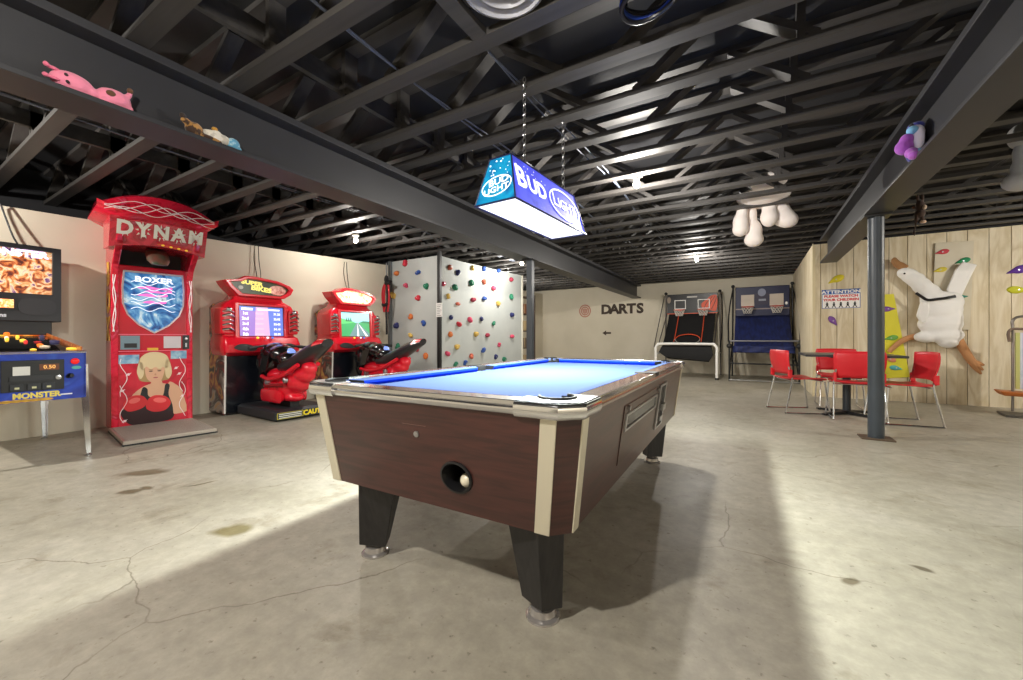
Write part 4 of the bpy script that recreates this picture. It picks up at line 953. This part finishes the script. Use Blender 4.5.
m = MB(); m.loft([[(-.58, .30, .86), (.58, .30, .86), (.58, .02, .80), (-.58, .02, .80)], [(-.62, .30, .6), (.62, .30, .6), (.64, -.02, .62), (-.64, -.02, .66)], [(-.45, .28, .48), (.52, .28, .42), (.55, .0, .46), (-.48, .0, .54)]], DKF); m.build('ball_pouch', g, smooth=True)
m = MB(); m.tube(smooth_open([(.72, 0, 0), (.72, 0, .6), (.72, 0, .78), (.66, 0, .86), (.55, 0, .88), (-.55, 0, .88), (-.66, 0, .86), (-.72, 0, .78), (-.72, 0, .6), (-.72, 0, 0)], 6), .032, WHITE, 12); m.build('front_rail', g, smooth=True)
for s_ in (-1, 1):
    m = MB(); m.tube([(s_*.72, 1.45, 0), (s_*.70, 1.36, 2.30)], .022, MET, 10); m.ell((s_*.70, 1.36, 2.32), .045, BLACK); m.build('rear_post', g, smooth=True)
    m = MB(); m.tube([(s_*.70, .0, .62), (s_*.70, 1.43, .62)], .02, WHITE, 8); m.tube([(s_*.66, .05, .85), (s_*.66, 1.33, 1.74)], .015, MET, 8); m.build('side_rail', g, smooth=True)
    m = MB(); m.tube(smooth_open([(s_*.74, 1.34, 2.25), (s_*.78, 1.1, 1.8), (s_*.80, .6, 1.2), (s_*.78, .1, .8)], 6), .012, BLACK, 6); m.build('net_cord', g, smooth=True)
    m = MB(); m.lathe([(.045, 0), (.045, .03), (.036, .05)], BLACK, 14, T(s_*.72, 0, 0)); m.build('foot_cap', g, smooth=True)

g = thing('basketball_game', 'blue double hoop basketball game in the corner by the plywood wall', 'basketball game', (.22, 11.05, 0))
NVY = mat('171d44', .5); NVF = mat('1a2862', .7, c2='121c46', scale=6, stretch=(3, 1, .5)); PALE = mat('c9bcae', .5)
m = MB(); m.box(-.60, .60, 1.30, 1.33, 1.60, 2.38, NVY); bb = m.build('backboard', g, bevel=.015)
m = MB(); Mk = frame((0, 1.299, 2.0), (1, 0, 0), (0, 0, 1)); m.flat(ellipse(0, .22, .09, .1), .002, mat('8a90a8', .5), Mk); m.box(-.07, .09, .0, .05, 0, .002, mat('9aa0b0', .5), Mk); m.flat([(-.15, -.1), (.15, -.1), (.15, .2), (-.15, .2)], .001, mat('2a2440', .5), Mk); m.box(-.6, .6, -.22, -.19, 0, .003, mat('9a8a88', .5), Mk); m.flat(ellipse(.53, -.08, .03, .04), .002, WHITE, Mk); m.build('backboard_print', bb, fixn=False)
hoop_set(g, (-.32, .32), 2.02, 1.30, (.15, .15), mat('b83a30', .5), PALE)
m = MB(); rows = []
for i in range(13):
    s_ = i/12; y = 1.28-1.15*s_; z = 1.62-.80*s_-.10*math.sin(PI*s_)
    ring = [(-.60+1.2*j/12, y, z+.02*math.sin(j*1.9+i*.35)*s_) for j in range(13)]
    rows.append(ring)
m.loft(rows, NVF, cap=False, closed=False); o = m.build('ramp_cloth', g, smooth=True); o.modifiers.new('solid', 'SOLIDIFY').thickness = .012
m = MB(); rows = []
for i in range(6):
    z = .84-.032*i; rows.append([(-.62+1.24*j/14, .04+.02*math.sin(j*1.3+i), z) for j in range(15)])
m.loft(rows, NVF, cap=False, closed=False); o = m.build('front_cloth', g, smooth=True); o.modifiers.new('solid', 'SOLIDIFY').thickness = .01
m = MB(); m.tube([(-.70, 0, .96), (.70, 0, .96)], .018, mat('8a8a90', .4, .5), 10); m.tube([(-.70, 0, .42), (.70, 0, .42)], .018, BLACK, 10); m.tube([(-.6, 1.25, 1.52), (.6, 1.25, 1.52)], .012, mat('9aa0b0', .4), 8); m.build('cross_bar', g, smooth=True)
m = MB(); m.tube([(-.70, -.08, .03), (.70, -.08, .03)], .015, mat('9a9a98', .4, .5), 8); m.build('floor_bar', g, smooth=True)
for s_ in (-1, 1):
    m = MB(); m.tube([(s_*.68, 1.42, 0), (s_*.66, 1.38, 2.40)], .022, BLACK, 10); m.ell((s_*.66, 1.38, 2.42), .045, BLACK); m.build('rear_post', g, smooth=True)
    m = MB(); m.tube([(s_*.69, 0, 0), (s_*.69, 0, .98)], .022, BLACK, 10); m.ell((s_*.69, 0, .84), (.06, .05, .06), BLACK); m.build('front_post', g, smooth=True)
    m = MB(); m.tube([(s_*.69, 0, .42), (s_*.67, 1.40, .5)], .018, BLACK, 8); m.tube([(s_*.69, .0, .05), (s_*.68, 1.40, .9)], .015, BLACK, 8); m.build('side_rail', g, smooth=True)
    m = MB(); m.tube(smooth_open([(s_*.66, 1.36, 2.36), (s_*.72, 1.05, 1.9), (s_*.73, .5, 1.45), (s_*.71, .02, .95)], 6), .016, BLACK, 6); m.build('net_cord', g, smooth=True)

# ------------------------------------------------------------------ red chairs and table
RC = mat('d8232e', .4, c2='dc2c35', scale=2)
tb = thing('cafe_table', 'dark square pedestal table among the red chairs', 'table', (1.10, 7.0, 0))
DT = mat('3a3a3e', .35)
m = MB(); m.box(-.5, .5, -.5, .5, .785, .815, DT); m.build('table_top', tb, bevel=.008)
m = MB(); m.lathe([(.045, .04), (.045, .785)], mat('22262c', .4), 20); m.box(-.2, .2, -.2, .2, .765, .785, BLACK); m.build('pedestal', tb, smooth=True)
m = MB()
for a_ in (45, 135): m.loft([[(-.40, -.03, .01), (-.40, .03, .01), (-.40, .03, .025), (-.40, -.03, .025)], [(0, -.04, .01), (0, .04, .01), (0, .04, .06), (0, -.04, .06)], [(.40, -.03, .01), (.40, .03, .01), (.40, .03, .025), (.40, -.03, .025)]], BLACK, True, R(a_))
for a_ in (45, 135, 225, 315): m.lathe([(.02, 0), (.02, .012)], BLACK, 10, R(a_) @ T(.37, 0, 0))
m.build('base', tb, bevel=.003)
def chair():
    t = thing('cafe_chair', '', 'chair', (0, 0, 0), 0, 'red chairs round the cafe table')
    # faces -Y (front), back at +Y
    m = MB(); rows = []
    prof = [(-.24, .445), (-.235, .465), (-.18, .475), (-.05, .468), (.1, .462), (.19, .468), (.225, .485)]
    for y, z in prof: rows.append([(x, y, z+.018*(abs(x)/.24)**2+.0) for x in [-.24+.04*i for i in range(13)]])
    m.loft(rows, RC, cap=False, closed=False); o = m.build('seat', t, smooth=True); o.modifiers.new('solid', 'SOLIDIFY').thickness = .012
    m = MB(); rows = []
    for i in range(9):
        s_ = i/8; z = .53+.33*s_; hwid = .225+.03*math.sin(PI*min(1, s_*1.1)*.6)
        if i == 8: hwid -= .012
        rows.append([(hwid*q, .235+.055*s_+.02*math.sin(PI*s_)-.045*q*q, z+.006*(1-q*q)) for q in [-1+.2*j for j in range(11)]])
    m.loft(rows, RC, cap=False, closed=False); o = m.build('backrest', t, smooth=True); o.modifiers.new('solid', 'SOLIDIFY').thickness = .012
    for s_ in (-1, 1):
        m = MB(); m.tube(smooth_open([(s_*.225, .225, .64), (s_*.235, .215, .54), (s_*.24, .19, .46), (s_*.25, .24, .2), (s_*.255, .275, .03), (s_*.255, .26, .012), (s_*.255, .0, .011), (s_*.255, -.25, .012), (s_*.255, -.265, .03), (s_*.245, -.235, .25), (s_*.235, -.215, .44)], 4), .011, CHROME, 8)
        m.build('sled_leg', t, smooth=True)
    m = MB(); m.tube([(-.235, -.19, .445), (.235, -.19, .445)], .010, CHROME, 8); m.tube([(-.238, .17, .45), (.238, .17, .45)], .010, CHROME, 8); m.build('cross_bar', t, smooth=True)
    for s_ in (-1, 1):
        m = MB(); m.box(s_*.235-.015, s_*.235+.015, .19, .24, .49, .60, RC); m.build('back_bracket', t, bevel=.006)
    return t
c0 = chair()
places = [((.55, 6.93), 113, 'red chair left of the dark table, seen from its side'), ((1.12, 7.72), 0, 'red chair behind the dark table, facing the viewer'),
          ((1.13, 6.68), 181, 'red chair in front of the table, back to the viewer, behind the round post'), ((1.555, 6.63), -80, 'red chair right of the dark table, beside the round post')]
for i, ((x, y), rz, lb) in enumerate(places):
    c = c0 if i == 0 else copy_tree(c0)
    c.location = (x, y, 0); c.rotation_euler = (0, 0, math.radians(rz)); c['label'] = lb

# ------------------------------------------------------------------ things on the plywood wall
def W(px_, py_, off=.0): return P(px_, py_, Y=YP-off)
# attention sign
q = [W(821.5, 290), W(860, 288.5), W(860.5, 307), W(822.5, 309.2)]
c = sum(q, Vector())/4; sw, sh = (q[1]-q[0]).length, (q[0]-q[3]).length*.97
t = thing('attention_sign', 'white and blue sign asking to watch children on the plywood wall', 'sign', (c.x, YP, c.z))
Mz = frame((0, 0, 0), (1, 0, 0), (0, 0, 1)); BL = mat('2456a8', .4)
m = MB(); m.box(-sw/2, sw/2, -sh/2, sh/2, 0, .005, WHITE, Mz); m.box(-sw/2, sw/2, sh*.25, sh/2, .005, .006, BL, Mz); m.ring([(-sw/2, -sh/2), (sw/2, -sh/2), (sw/2, sh/2), (-sw/2, sh/2)], [(-sw/2+.008, -sh/2+.008), (sw/2-.008, -sh/2+.008), (sw/2-.008, sh/2-.008), (-sw/2+.008, sh/2-.008)], .005, .0065, BL, Mz); m.build('board', t)
m = MB(); m.text('ATTENTION', sh*.22, WHITE, Mz @ T(0, sh*.36, 0), .007, bold=.003, sx=1.3)
RDT = mat('d03038', .4); m.text('PLEASE WATCH', sh*.17, RDT, Mz @ T(0, sh*.135, 0), .007, bold=.003, sx=1.15); m.text('YOUR CHILDREN', sh*.17, RDT, Mz @ T(0, -sh*.055, 0), .007, bold=.003, sx=1.1)
for k in range(5):
    u = -sw*.36+sw*.18*k; v = -sh*.32; m.flat(ellipse(u, v+.035, .014, .014, 12), .007, BLACK, Mz)
    m.flat([(u-.02, v+.02), (u+.018, v+.022), (u+.012, v-.01), (u+.03, v-.045), (u+.018, v-.048), (u, v-.015), (u-.02, v-.048), (u-.032, v-.044), (u-.012, v-.008)], .007, BLACK, Mz)
m.build('sign_lettering', t, fixn=False)
# yellow board
q = [W(872, 295), W(893.5, 294), W(909.5, 377), W(872, 379)]
m = MB(); m.prism([(p.x, p.z) for p in q][::-1], 0, .02, mat('d8cf2a', .45), frame((0, YP, 0), (1, 0, 0), (0, 0, 1)))
tag(m.build('yellow_board', bevel=.003), 'tall yellow board against the plywood wall behind the round post', 'board')
# pale board
q = [W(934.5, 243.5), W(973, 241), W(969, 330), W(931, 330)]
m = MB(); m.prism([(p.x, p.z) for p in q][::-1], 0, .035, mat('d2c9b4', .5, c2='cabfa6', scale=3), frame((0, YP, 0), (1, 0, 0), (0, 0, 1)))
tag(m.build('pale_board', bevel=.003), 'pale board fixed to the plywood wall behind the goose', 'board')
# leaf shaped holds
def leaf(px_, py_, col, lw, rot, off, label, flip=1):
    lw *= .82; p = W(px_, py_, off); m = MB(); mt = mat(col, .65, bump=.3, bscale=40)
    M = frame((0, 0, 0), (1, 0, 0), (0, 0, 1)) @ R(rot)
    out = smooth_closed([(-.5*flip, -.05), (-.25*flip, .10), (.05*flip, .24), (.35*flip, .2), (.5*flip, .0), (.3*flip, -.2), (.0, -.22), (-.25*flip, -.12)], 4)
    m.loft([[(x*lw*s_, y*lw*s_, z) for x, y in [(v[0], v[1]) for v in out]] for s_, z in ((1., 0), (.97, .012), (.85, .02), (.4, .024))], mt, True, M)
    m.lathe([(.01, .022), (.01, .028), (.002, .029)], STEEL, 8, M)
    o = m.build('climbing_hold', smooth=True, loc=p, angle=60); tag(o, label, 'climbing hold', 'leaf shaped holds on the plywood wall')
leaf(836, 279.5, 'd8c828', .30, 25, 0, 'yellow hold above the attention sign')
leaf(833, 321, '7a4a98', .24, 120, 0, 'purple hold below the attention sign')
leaf(888, 309, '7a4a98', .22, 5, .02, 'purple hold on the yellow board', -1)
leaf(891, 338, '6aa848', .22, 10, .02, 'green hold on the yellow board')
leaf(890, 359, 'd88a68', .20, -30, .02, 'salmon hold low on the yellow board')
leaf(896, 368, '58b0b0', .20, -8, .02, 'turquoise hold at the bottom of the yellow board', -1)
leaf(942, 252, 'c83848', .20, 8, .035, 'red hold at the top of the pale board')
leaf(962.5, 261, '1f8a5a', .22, 15, .035, 'green hold on the pale board by the goose tail')
leaf(960.5, 297, '2a8a78', .20, 10, .035, 'teal hold beside the goose strap', -1)
leaf(940, 270, 'd8c840', .20, 10, .035, 'yellow hold on the pale board above the goose neck')
leaf(1018, 270, '5a2a98', .30, 15, 0, 'purple hold high at the frame edge beyond the goose')
leaf(1018, 290, 'c8c828', .28, -5, 0, 'yellow hold under the purple one beyond the goose', -1)

# goose
gz = lambda x, y, o=.1: W(x, y, o)
gp = W(945, 310, 0); gs = thing('goose_toy', 'big white stuffed goose hanging on the plywood wall', 'stuffed goose', (gp.x, YP, gp.z))
def gl(x, y, o=.1): p = W(x, y, o); return (p.x-gp.x, p.y-YP, p.z-gp.z)
WF = mat('efedea', .85, bump=.35, bscale=25, sheen=.3)
m = MB()
for x, y, o, r_ in ((904.5, 273, .10, (.095, .09, .095)), (910, 276, .10, (.11, .09, .115)), (916, 280, .10, (.12, .095, .12)), (922, 286, .1, (.125, .1, .125)), (929, 292, .1, (.135, .1, .135)), (936, 300, .12, (.19, .12, .15)), (941, 310, .12, (.25, .13, .18)), (940, 324, .12, (.265, .13, .17)), (944, 335, .12, (.23, .12, .13)), (926, 337, .12, (.15, .1, .09)), (950, 302, .11, (.16, .11, .17)), (954, 318, .12, (.10, .11, .22)), (948, 343, .12, (.12, .1, .08))):
    m.ell(gl(x, y, o), r_, WF)
m.build('body', gs, smooth=True, remesh=.022)
m = MB()
out = [gl(947, 290, .16), gl(955, 270, .14), gl(962, 262, .12), gl(976, 265, .10), gl(970, 277, .11), gl(963, 293, .13), gl(960, 300, .16)]
m.prism([(p[0], p[2]) for p in out], -.02, .02, WF, frame((0, -.13, 0), (1, 0, 0), (0, 0, 1))); m.build('tail_flap', gs, bevel=.015)
m = MB()
out = [gl(918, 303), gl(925, 301), gl(927, 310), gl(924, 322), gl(919, 324), gl(914, 316)]
m.prism([(p[0], p[2]) for p in smooth_closed([Vector((p[0], 0, p[2])) for p in out], 4)] if False else [(p[0], p[2]) for p in out], -.03, .03, WF, frame((0, -.20, 0), (1, 0, 0), (0, 0, 1))); m.build('wing', gs, bevel=.02)
BK = mat('a87a4e', .8, bump=.2); LG = mat('c08a5c', .8, bump=.2)
m = MB(); m.loft([[tuple(Vector(gl(x, y, .1))+Vector((r_*.7*math.cos(t), r_*.8*math.sin(t), r_*math.sin(t)*0+r_*.8*math.cos(t)))) for t in [2*PI*i/12 for i in range(12)]] for x, y, r_ in ((905, 269, .06), (901, 266, .055), (897, 264, .05), (893.5, 260, .045), (892.5, 258.5, .02))], BK); m.build('beak', gs, smooth=True)
m = MB(); p = gl(904.5, 273.5, .19); m.ell(p, (.014, .01, .014), BLACKGLOSS); m.build('eye', gs, smooth=True)
m = MB(); m.tube(smooth_open([gl(916, 293, .22), gl(922, 297, .24), (gl(928, 300, .26)), gl(938, 299, .27), gl(946, 298, .27), gl(955, 296, .25)], 4), .02, BLACK, 8)
m.box(-.03, .05, -.012, .012, -.02, .02, BLACK, T(*gl(951, 297, .275)) @ R(-8, 'Y')); m.build('collar_strap', gs, smooth=True)
m = MB(); m.tube(smooth_open([gl(926, 336, .08), gl(912, 337, .07), gl(902, 341, .06), gl(894, 347, .05), gl(889, 352, .05)], 4), [.05-.0012*i for i in range(17)], LG, 10)
m.build('leg', gs, smooth=True)
m = MB(); m.tube(smooth_open([gl(957, 338, .08), gl(963, 348, .07), gl(970, 359, .06), gl(976, 366, .05)], 4), [.06-.001*i for i in range(13)], LG, 10)
for a_, b_ in (((973, 362), (984, 365)), ((973, 363), (983, 370)), ((973, 364), (981, 374))): m.tube([gl(a_[0], a_[1], .05), gl((a_[0]+b_[0])/2, (a_[1]+b_[1])/2, .05), gl(b_[0], b_[1], .04)], [.045, .035, .014], LG, 8)
m.build('leg', gs, smooth=True)

# upright frame at the frame edge
t = thing('folding_cart', 'chrome upright cart with pale panel and orange tray by the plywood wall', 'cart', (3.12, 7.95, 0), -8)
TUB = mat('8a8480', .3, .9)
m = MB(); m.tube(smooth_open([(-.16, 0, 1.18), (-.16, 0, 1.26), (-.10, 0, 1.31), (.10, 0, 1.31), (.36, 0, 1.31)], 4), .016, TUB, 10); m.tube([(-.16, 0, .06), (-.16, 0, 1.2)], .014, TUB, 8); m.tube([(.36, 0, .06), (.36, 0, 1.31)], .014, TUB, 8); m.tube([(.04, .02, 1.28), (.04, .02, 1.62)], .012, TUB, 8); m.build('tube_frame', t, smooth=True)
m = MB(); m.tube(smooth_open([(-.2, -.06, .98), (-.21, -.06, 1.10), (-.16, -.04, 1.15), (.0, -.02, 1.14), (.34, -.02, 1.14)], 4), .016, mat('6a5648', .5), 10); m.build('handle', t, smooth=True)
m = MB(); m.box(-.14, .34, -.01, .01, .36, 1.10, mat('b8c4d0', .35, c2='c8c8d8', scale=5)); m.box(-.14, -.10, -.014, .014, .36, 1.10, mat('b8b870', .5)); m.build('panel', t, bevel=.004)
m = MB(); m.loft([[(-.26, -.14, .27), (.42, -.14, .27), (.42, .14, .27), (-.26, .14, .27)], [(-.30, -.17, .33), (.45, -.17, .30), (.45, .17, .30), (-.30, .17, .33)]], mat('b8682e', .5)); m.build('tray', t, bevel=.012)
m = MB(); m.box(-.26, .42, -.2, .2, .0, .03, mat('4a4640', .5)); m.build('base', t, bevel=.006)

# ------------------------------------------------------------------ soft toys
def plush(name, label, cat, loc, rz, parts, rem=.008, bump=.3):
    t = thing(name, label, cat, loc, rz)
    groups = {}
    for pn, col, items in parts:
        m = MB(); mt = mat(col[:6], .85, bump=bump, bscale=40, sheen=.25, c2=col[7:] or None, scale=22, lo=.5, hi=.58)
        for it in items: m.ell(it[0], it[1], mt, R(*it[2]) if len(it) > 2 else None, 14, 9)
        m.build(pn, t, smooth=True, remesh=rem if len(items) > 1 else 0)
    return t
ZF = 2.308
# pink toy lying along the left beam, head toward -Y
plush('plush_cow', 'pink plush cow with brown patches lying on the left steel beam', 'soft toy', (-3.052, .70, ZF), 0, [
    ('body', 'e08098', [((0, -.075, .055), (.045, .085, .052)), ((0, .0, .038), (.03, .03, .03)), ((0, .085, .055), (.045, .075, .05)), ((.01, .14, .09), (.016, .014, .045), (-25, 'X')), ((0, .14, .03), (.02, .03, .02)), ((.02, .05, .02), (.02, .03, .018))]),
    ('horn', 'd86a84', [((.02, -.15, .088), (.010, .032, .010)), ((.03, -.172, .091), (.013, .013, .013))]), ('horn', 'd86a84', [((.03, -.15, .035), (.010, .032, .010)), ((.035, -.175, .035), (.013, .013, .013))]),
    ('patch', '5a3a22', [((.036, .065, .062), (.012, .022, .018))]), ('patch', '5a3a22', [((.018, .148, .125), (.012, .014, .016))]), ('eye', '2a1a1a', [((.042, -.105, .07), (.006, .008, .008))]), ('eye', '2a1a1a', [((.044, -.10, .035), (.006, .008, .008))])], .006)
plush('plush_tiger', 'small white and blue plush tiger lying on the left steel beam', 'soft toy', (-3.05, 1.26, ZF), 0, [
    ('body', 'd8d0c0/b8b0a0', [((0, .0, .045), (.04, .075, .042)), ((0, .06, .05), (.035, .05, .035)), ((.01, .02, .075), (.02, .03, .02))]),
    ('haunch', 'a87a3c/3a2412', [((0, -.10, .05), (.042, .05, .046)), ((.0, -.145, .085), (.014, .03, .02)), ((.01, -.02, .025), (.03, .08, .018))]),
    ('ear', 'b8862e', [((.01, .01, .098), (.014, .018, .014))]), ('head', '5a9ab8/a8c8d0', [((0, .12, .045), (.04, .045, .042)), ((.01, .155, .02), (.02, .02, .015))]), ('tail', '2a1c12', [((.0, -.16, .11), (.01, .018, .018))])], .006)
plush('plush_pony', 'purple and white plush pony perched on the right steel beam', 'soft toy', (1.02, 3.97, ZF), 0, [
    ('body', 'd8d0e0', [((0, .02, .09), (.045, .07, .09)), ((-.01, .0, .19), (.05, .06, .06)), ((-.005, -.045, .14), (.032, .035, .085))]),
    ('mane', '2f3486', [((.015, .10, .17), (.042, .075, .10)), ((0, .04, .25), (.05, .07, .035)), ((.0, .10, .08), (.04, .06, .06))]),
    ('muzzle', '78b0d8', [((-.04, -.05, .20), (.034, .036, .03))]), ('leg', '9a4ab0', [((-.065, -.03, .145), (.042, .045, .045)), ((-.075, -.02, .10), (.055, .055, .055))]),
    ('leg', 'a858b8', [((-.05, -.07, .035), (.04, .045, .035)), ((-.05, -.115, .0), (.034, .038, .03))]), ('leg', '78a8d0', [((-.015, -.06, .03), (.025, .05, .03))]), ('eye', '1a1a2a', [((-.04, -.035, .238), (.014, .014, .018))])], .007)
# big white toy lodged in the trusses
wp = P(766, 205, Z=JZ)
WPF = 'f0e6e0'
plush('plush_bear', 'large white plush bear stuck in the ceiling trusses, limbs hanging down', 'soft toy', (wp.x, wp.y, JZ), 0, [
    ('body', WPF, [((-.03, .0, .11), (.30, .26, .11)), ((.02, -.28, .20), (.2, .16, .10)), ((.04, .24, .10), (.26, .10, .08))]),
    ('leg', WPF, [((-.26, .10, -.02), (.07, .07, .14)), ((-.28, .10, -.16), (.095, .09, .15)), ((-.28, .10, -.24), (.10, .1, .10))]),
    ('leg', WPF, [((-.15, .17, -.06), (.06, .06, .16)), ((-.13, .18, -.28), (.10, .09, .16)), ((-.13, .18, -.38), (.115, .1, .10))]),
    ('arm', WPF, [((.04, .14, .0), (.09, .08, .14)), ((.04, .14, -.12), (.105, .1, .13))]),
    ('arm', WPF, [((.15, .20, -.02), (.12, .08, .10)), ((.20, .22, -.13), (.13, .1, .12)), ((.24, .22, -.17), (.12, .1, .10))])], .02)
gp2 = P(1016, 165, Y=5.3)
plush('plush_elephant', 'grey plush toy hanging from the trusses at the frame edge', 'soft toy', (gp2.x, 5.3, JZ), 0, [
    ('body', 'b8b6b4', [((.22, .05, .14), (.26, .2, .12)), ((.05, .0, .08), (.10, .12, .10))]),
    ('leg', 'b4b4b6', [((.06, 0, -.06), (.085, .08, .14)), ((.05, 0, -.20), (.09, .085, .12)), ((.03, 0, -.30), (.125, .1, .085))]),
    ('leg', 'bab8b4', [((.30, .05, -.06), (.085, .08, .14)), ((.31, .05, -.22), (.11, .1, .14))])], .018)
mp = P(920, 205, Y=6.55)
plush('plush_monkey', 'small brown plush monkey dangling from the trusses above the goose', 'soft toy', (mp.x, mp.y, JZ), 0, [
    ('body', '3a2418', [((0, 0, -.11), (.045, .04, .07)), ((0, 0, -.2), (.05, .045, .05)), ((-.02, 0, -.02), (.014, .014, .09)), ((.02, 0, -.02), (.014, .014, .09)), ((-.03, 0, -.26), (.02, .02, .05)), ((.02, 0, -.27), (.02, .02, .05))]),
    ('face', 'c8b098', [((.03, -.035, -.14), (.02, .018, .028))]), ('hand', 'c8a890', [((.02, -.02, -.305), (.03, .022, .02))]), ('ear', '5a3a28', [((-.055, 0, -.12), (.016, .01, .018))]),
    ('tail', '2e1c12', [((-.035, .01, -.30), (.011, .011, .07)), ((-.045, .01, -.38), (.010, .010, .07), (12, 'Y')), ((-.045, .01, -.42), (.010, .010, .04))])], .006)

# ------------------------------------------------------------------ round ceiling diffuser and hose
t = thing('air_diffuser', 'round white ceiling air diffuser between the trusses', 'air vent', (-1.015, 1.62, JZ-.015), 0)
DW = mat('b4b4ba', .45)
for k, (r0, r1, z0, z1) in enumerate(((.205, .165, .06, .02), (.155, .12, .07, .035), (.112, .082, .085, .05), (.074, .048, .095, .06))):
    m = MB(); m.loft([[(r_*math.cos(2*PI*i/40), r_*math.sin(2*PI*i/40), z) for i in range(40)] for r_, z in ((r0, z0-.04), (r0, z0-.035), (r1, z1+.05), (r1-.004, z1+.05), (r0-.012, z0-.042))], DW, cap=False); m.build('louvre_ring', t, smooth=True)
m = MB(); m.lathe([(.034, .03), (.036, .04), (.02, .06), (.01, .1)], DW, 24); m.build('centre_cone', t, smooth=True)
m = MB(); m.lathe([(.16, .09), (.15, .30)], mat('33363c', .5), 32); m.build('duct_collar', t, smooth=True)
p = P(648, 6, Z=JZ)
m = MB()
for k in range(3): m.tube([(.13*math.cos(2*PI*i/26), .10*math.sin(2*PI*i/26), .02+.02*k+.01*math.sin(2*PI*i/13+k)) for i in range(26)], .012, mat('16161c', .35) if k != 1 else mat('24409a', .35), 8, True)
m.tube([(-.12, .04, .05), (-.13, .05, .4)], .008, BLACK, 6)
tag(m.build('cable_coil', smooth=True, loc=(p.x, p.y, JZ-.01)), 'black and blue coil of cable hung in the trusses at the top edge', 'cable coil')

for xs in (-1.30, -.70):
    m = MB(); m.box(xs-.045, xs+.045, 1.412, 1.828, JZ, JZ+.035, JOIST); struct(m.build('ceiling_blocking'), 'short black board between two trusses beside the air diffuser')
# ------------------------------------------------------------------ world and colour
w = bpy.data.worlds.new('world'); SC.world = w; w.use_nodes = True
w.node_tree.nodes['Background'].inputs[0].default_value = (.02, .02, .022, 1); w.node_tree.nodes['Background'].inputs[1].default_value = 1.
SC.view_settings.view_transform = 'Standard'; SC.view_settings.look = 'None'; SC.view_settings.gamma = 1; SC.view_settings.use_curve_mapping = False
SC.view_settings.exposure = 1.08
SC.cycles.max_bounces = 10; SC.cycles.diffuse_bounces = 6; SC.cycles.sample_clamp_indirect = 6
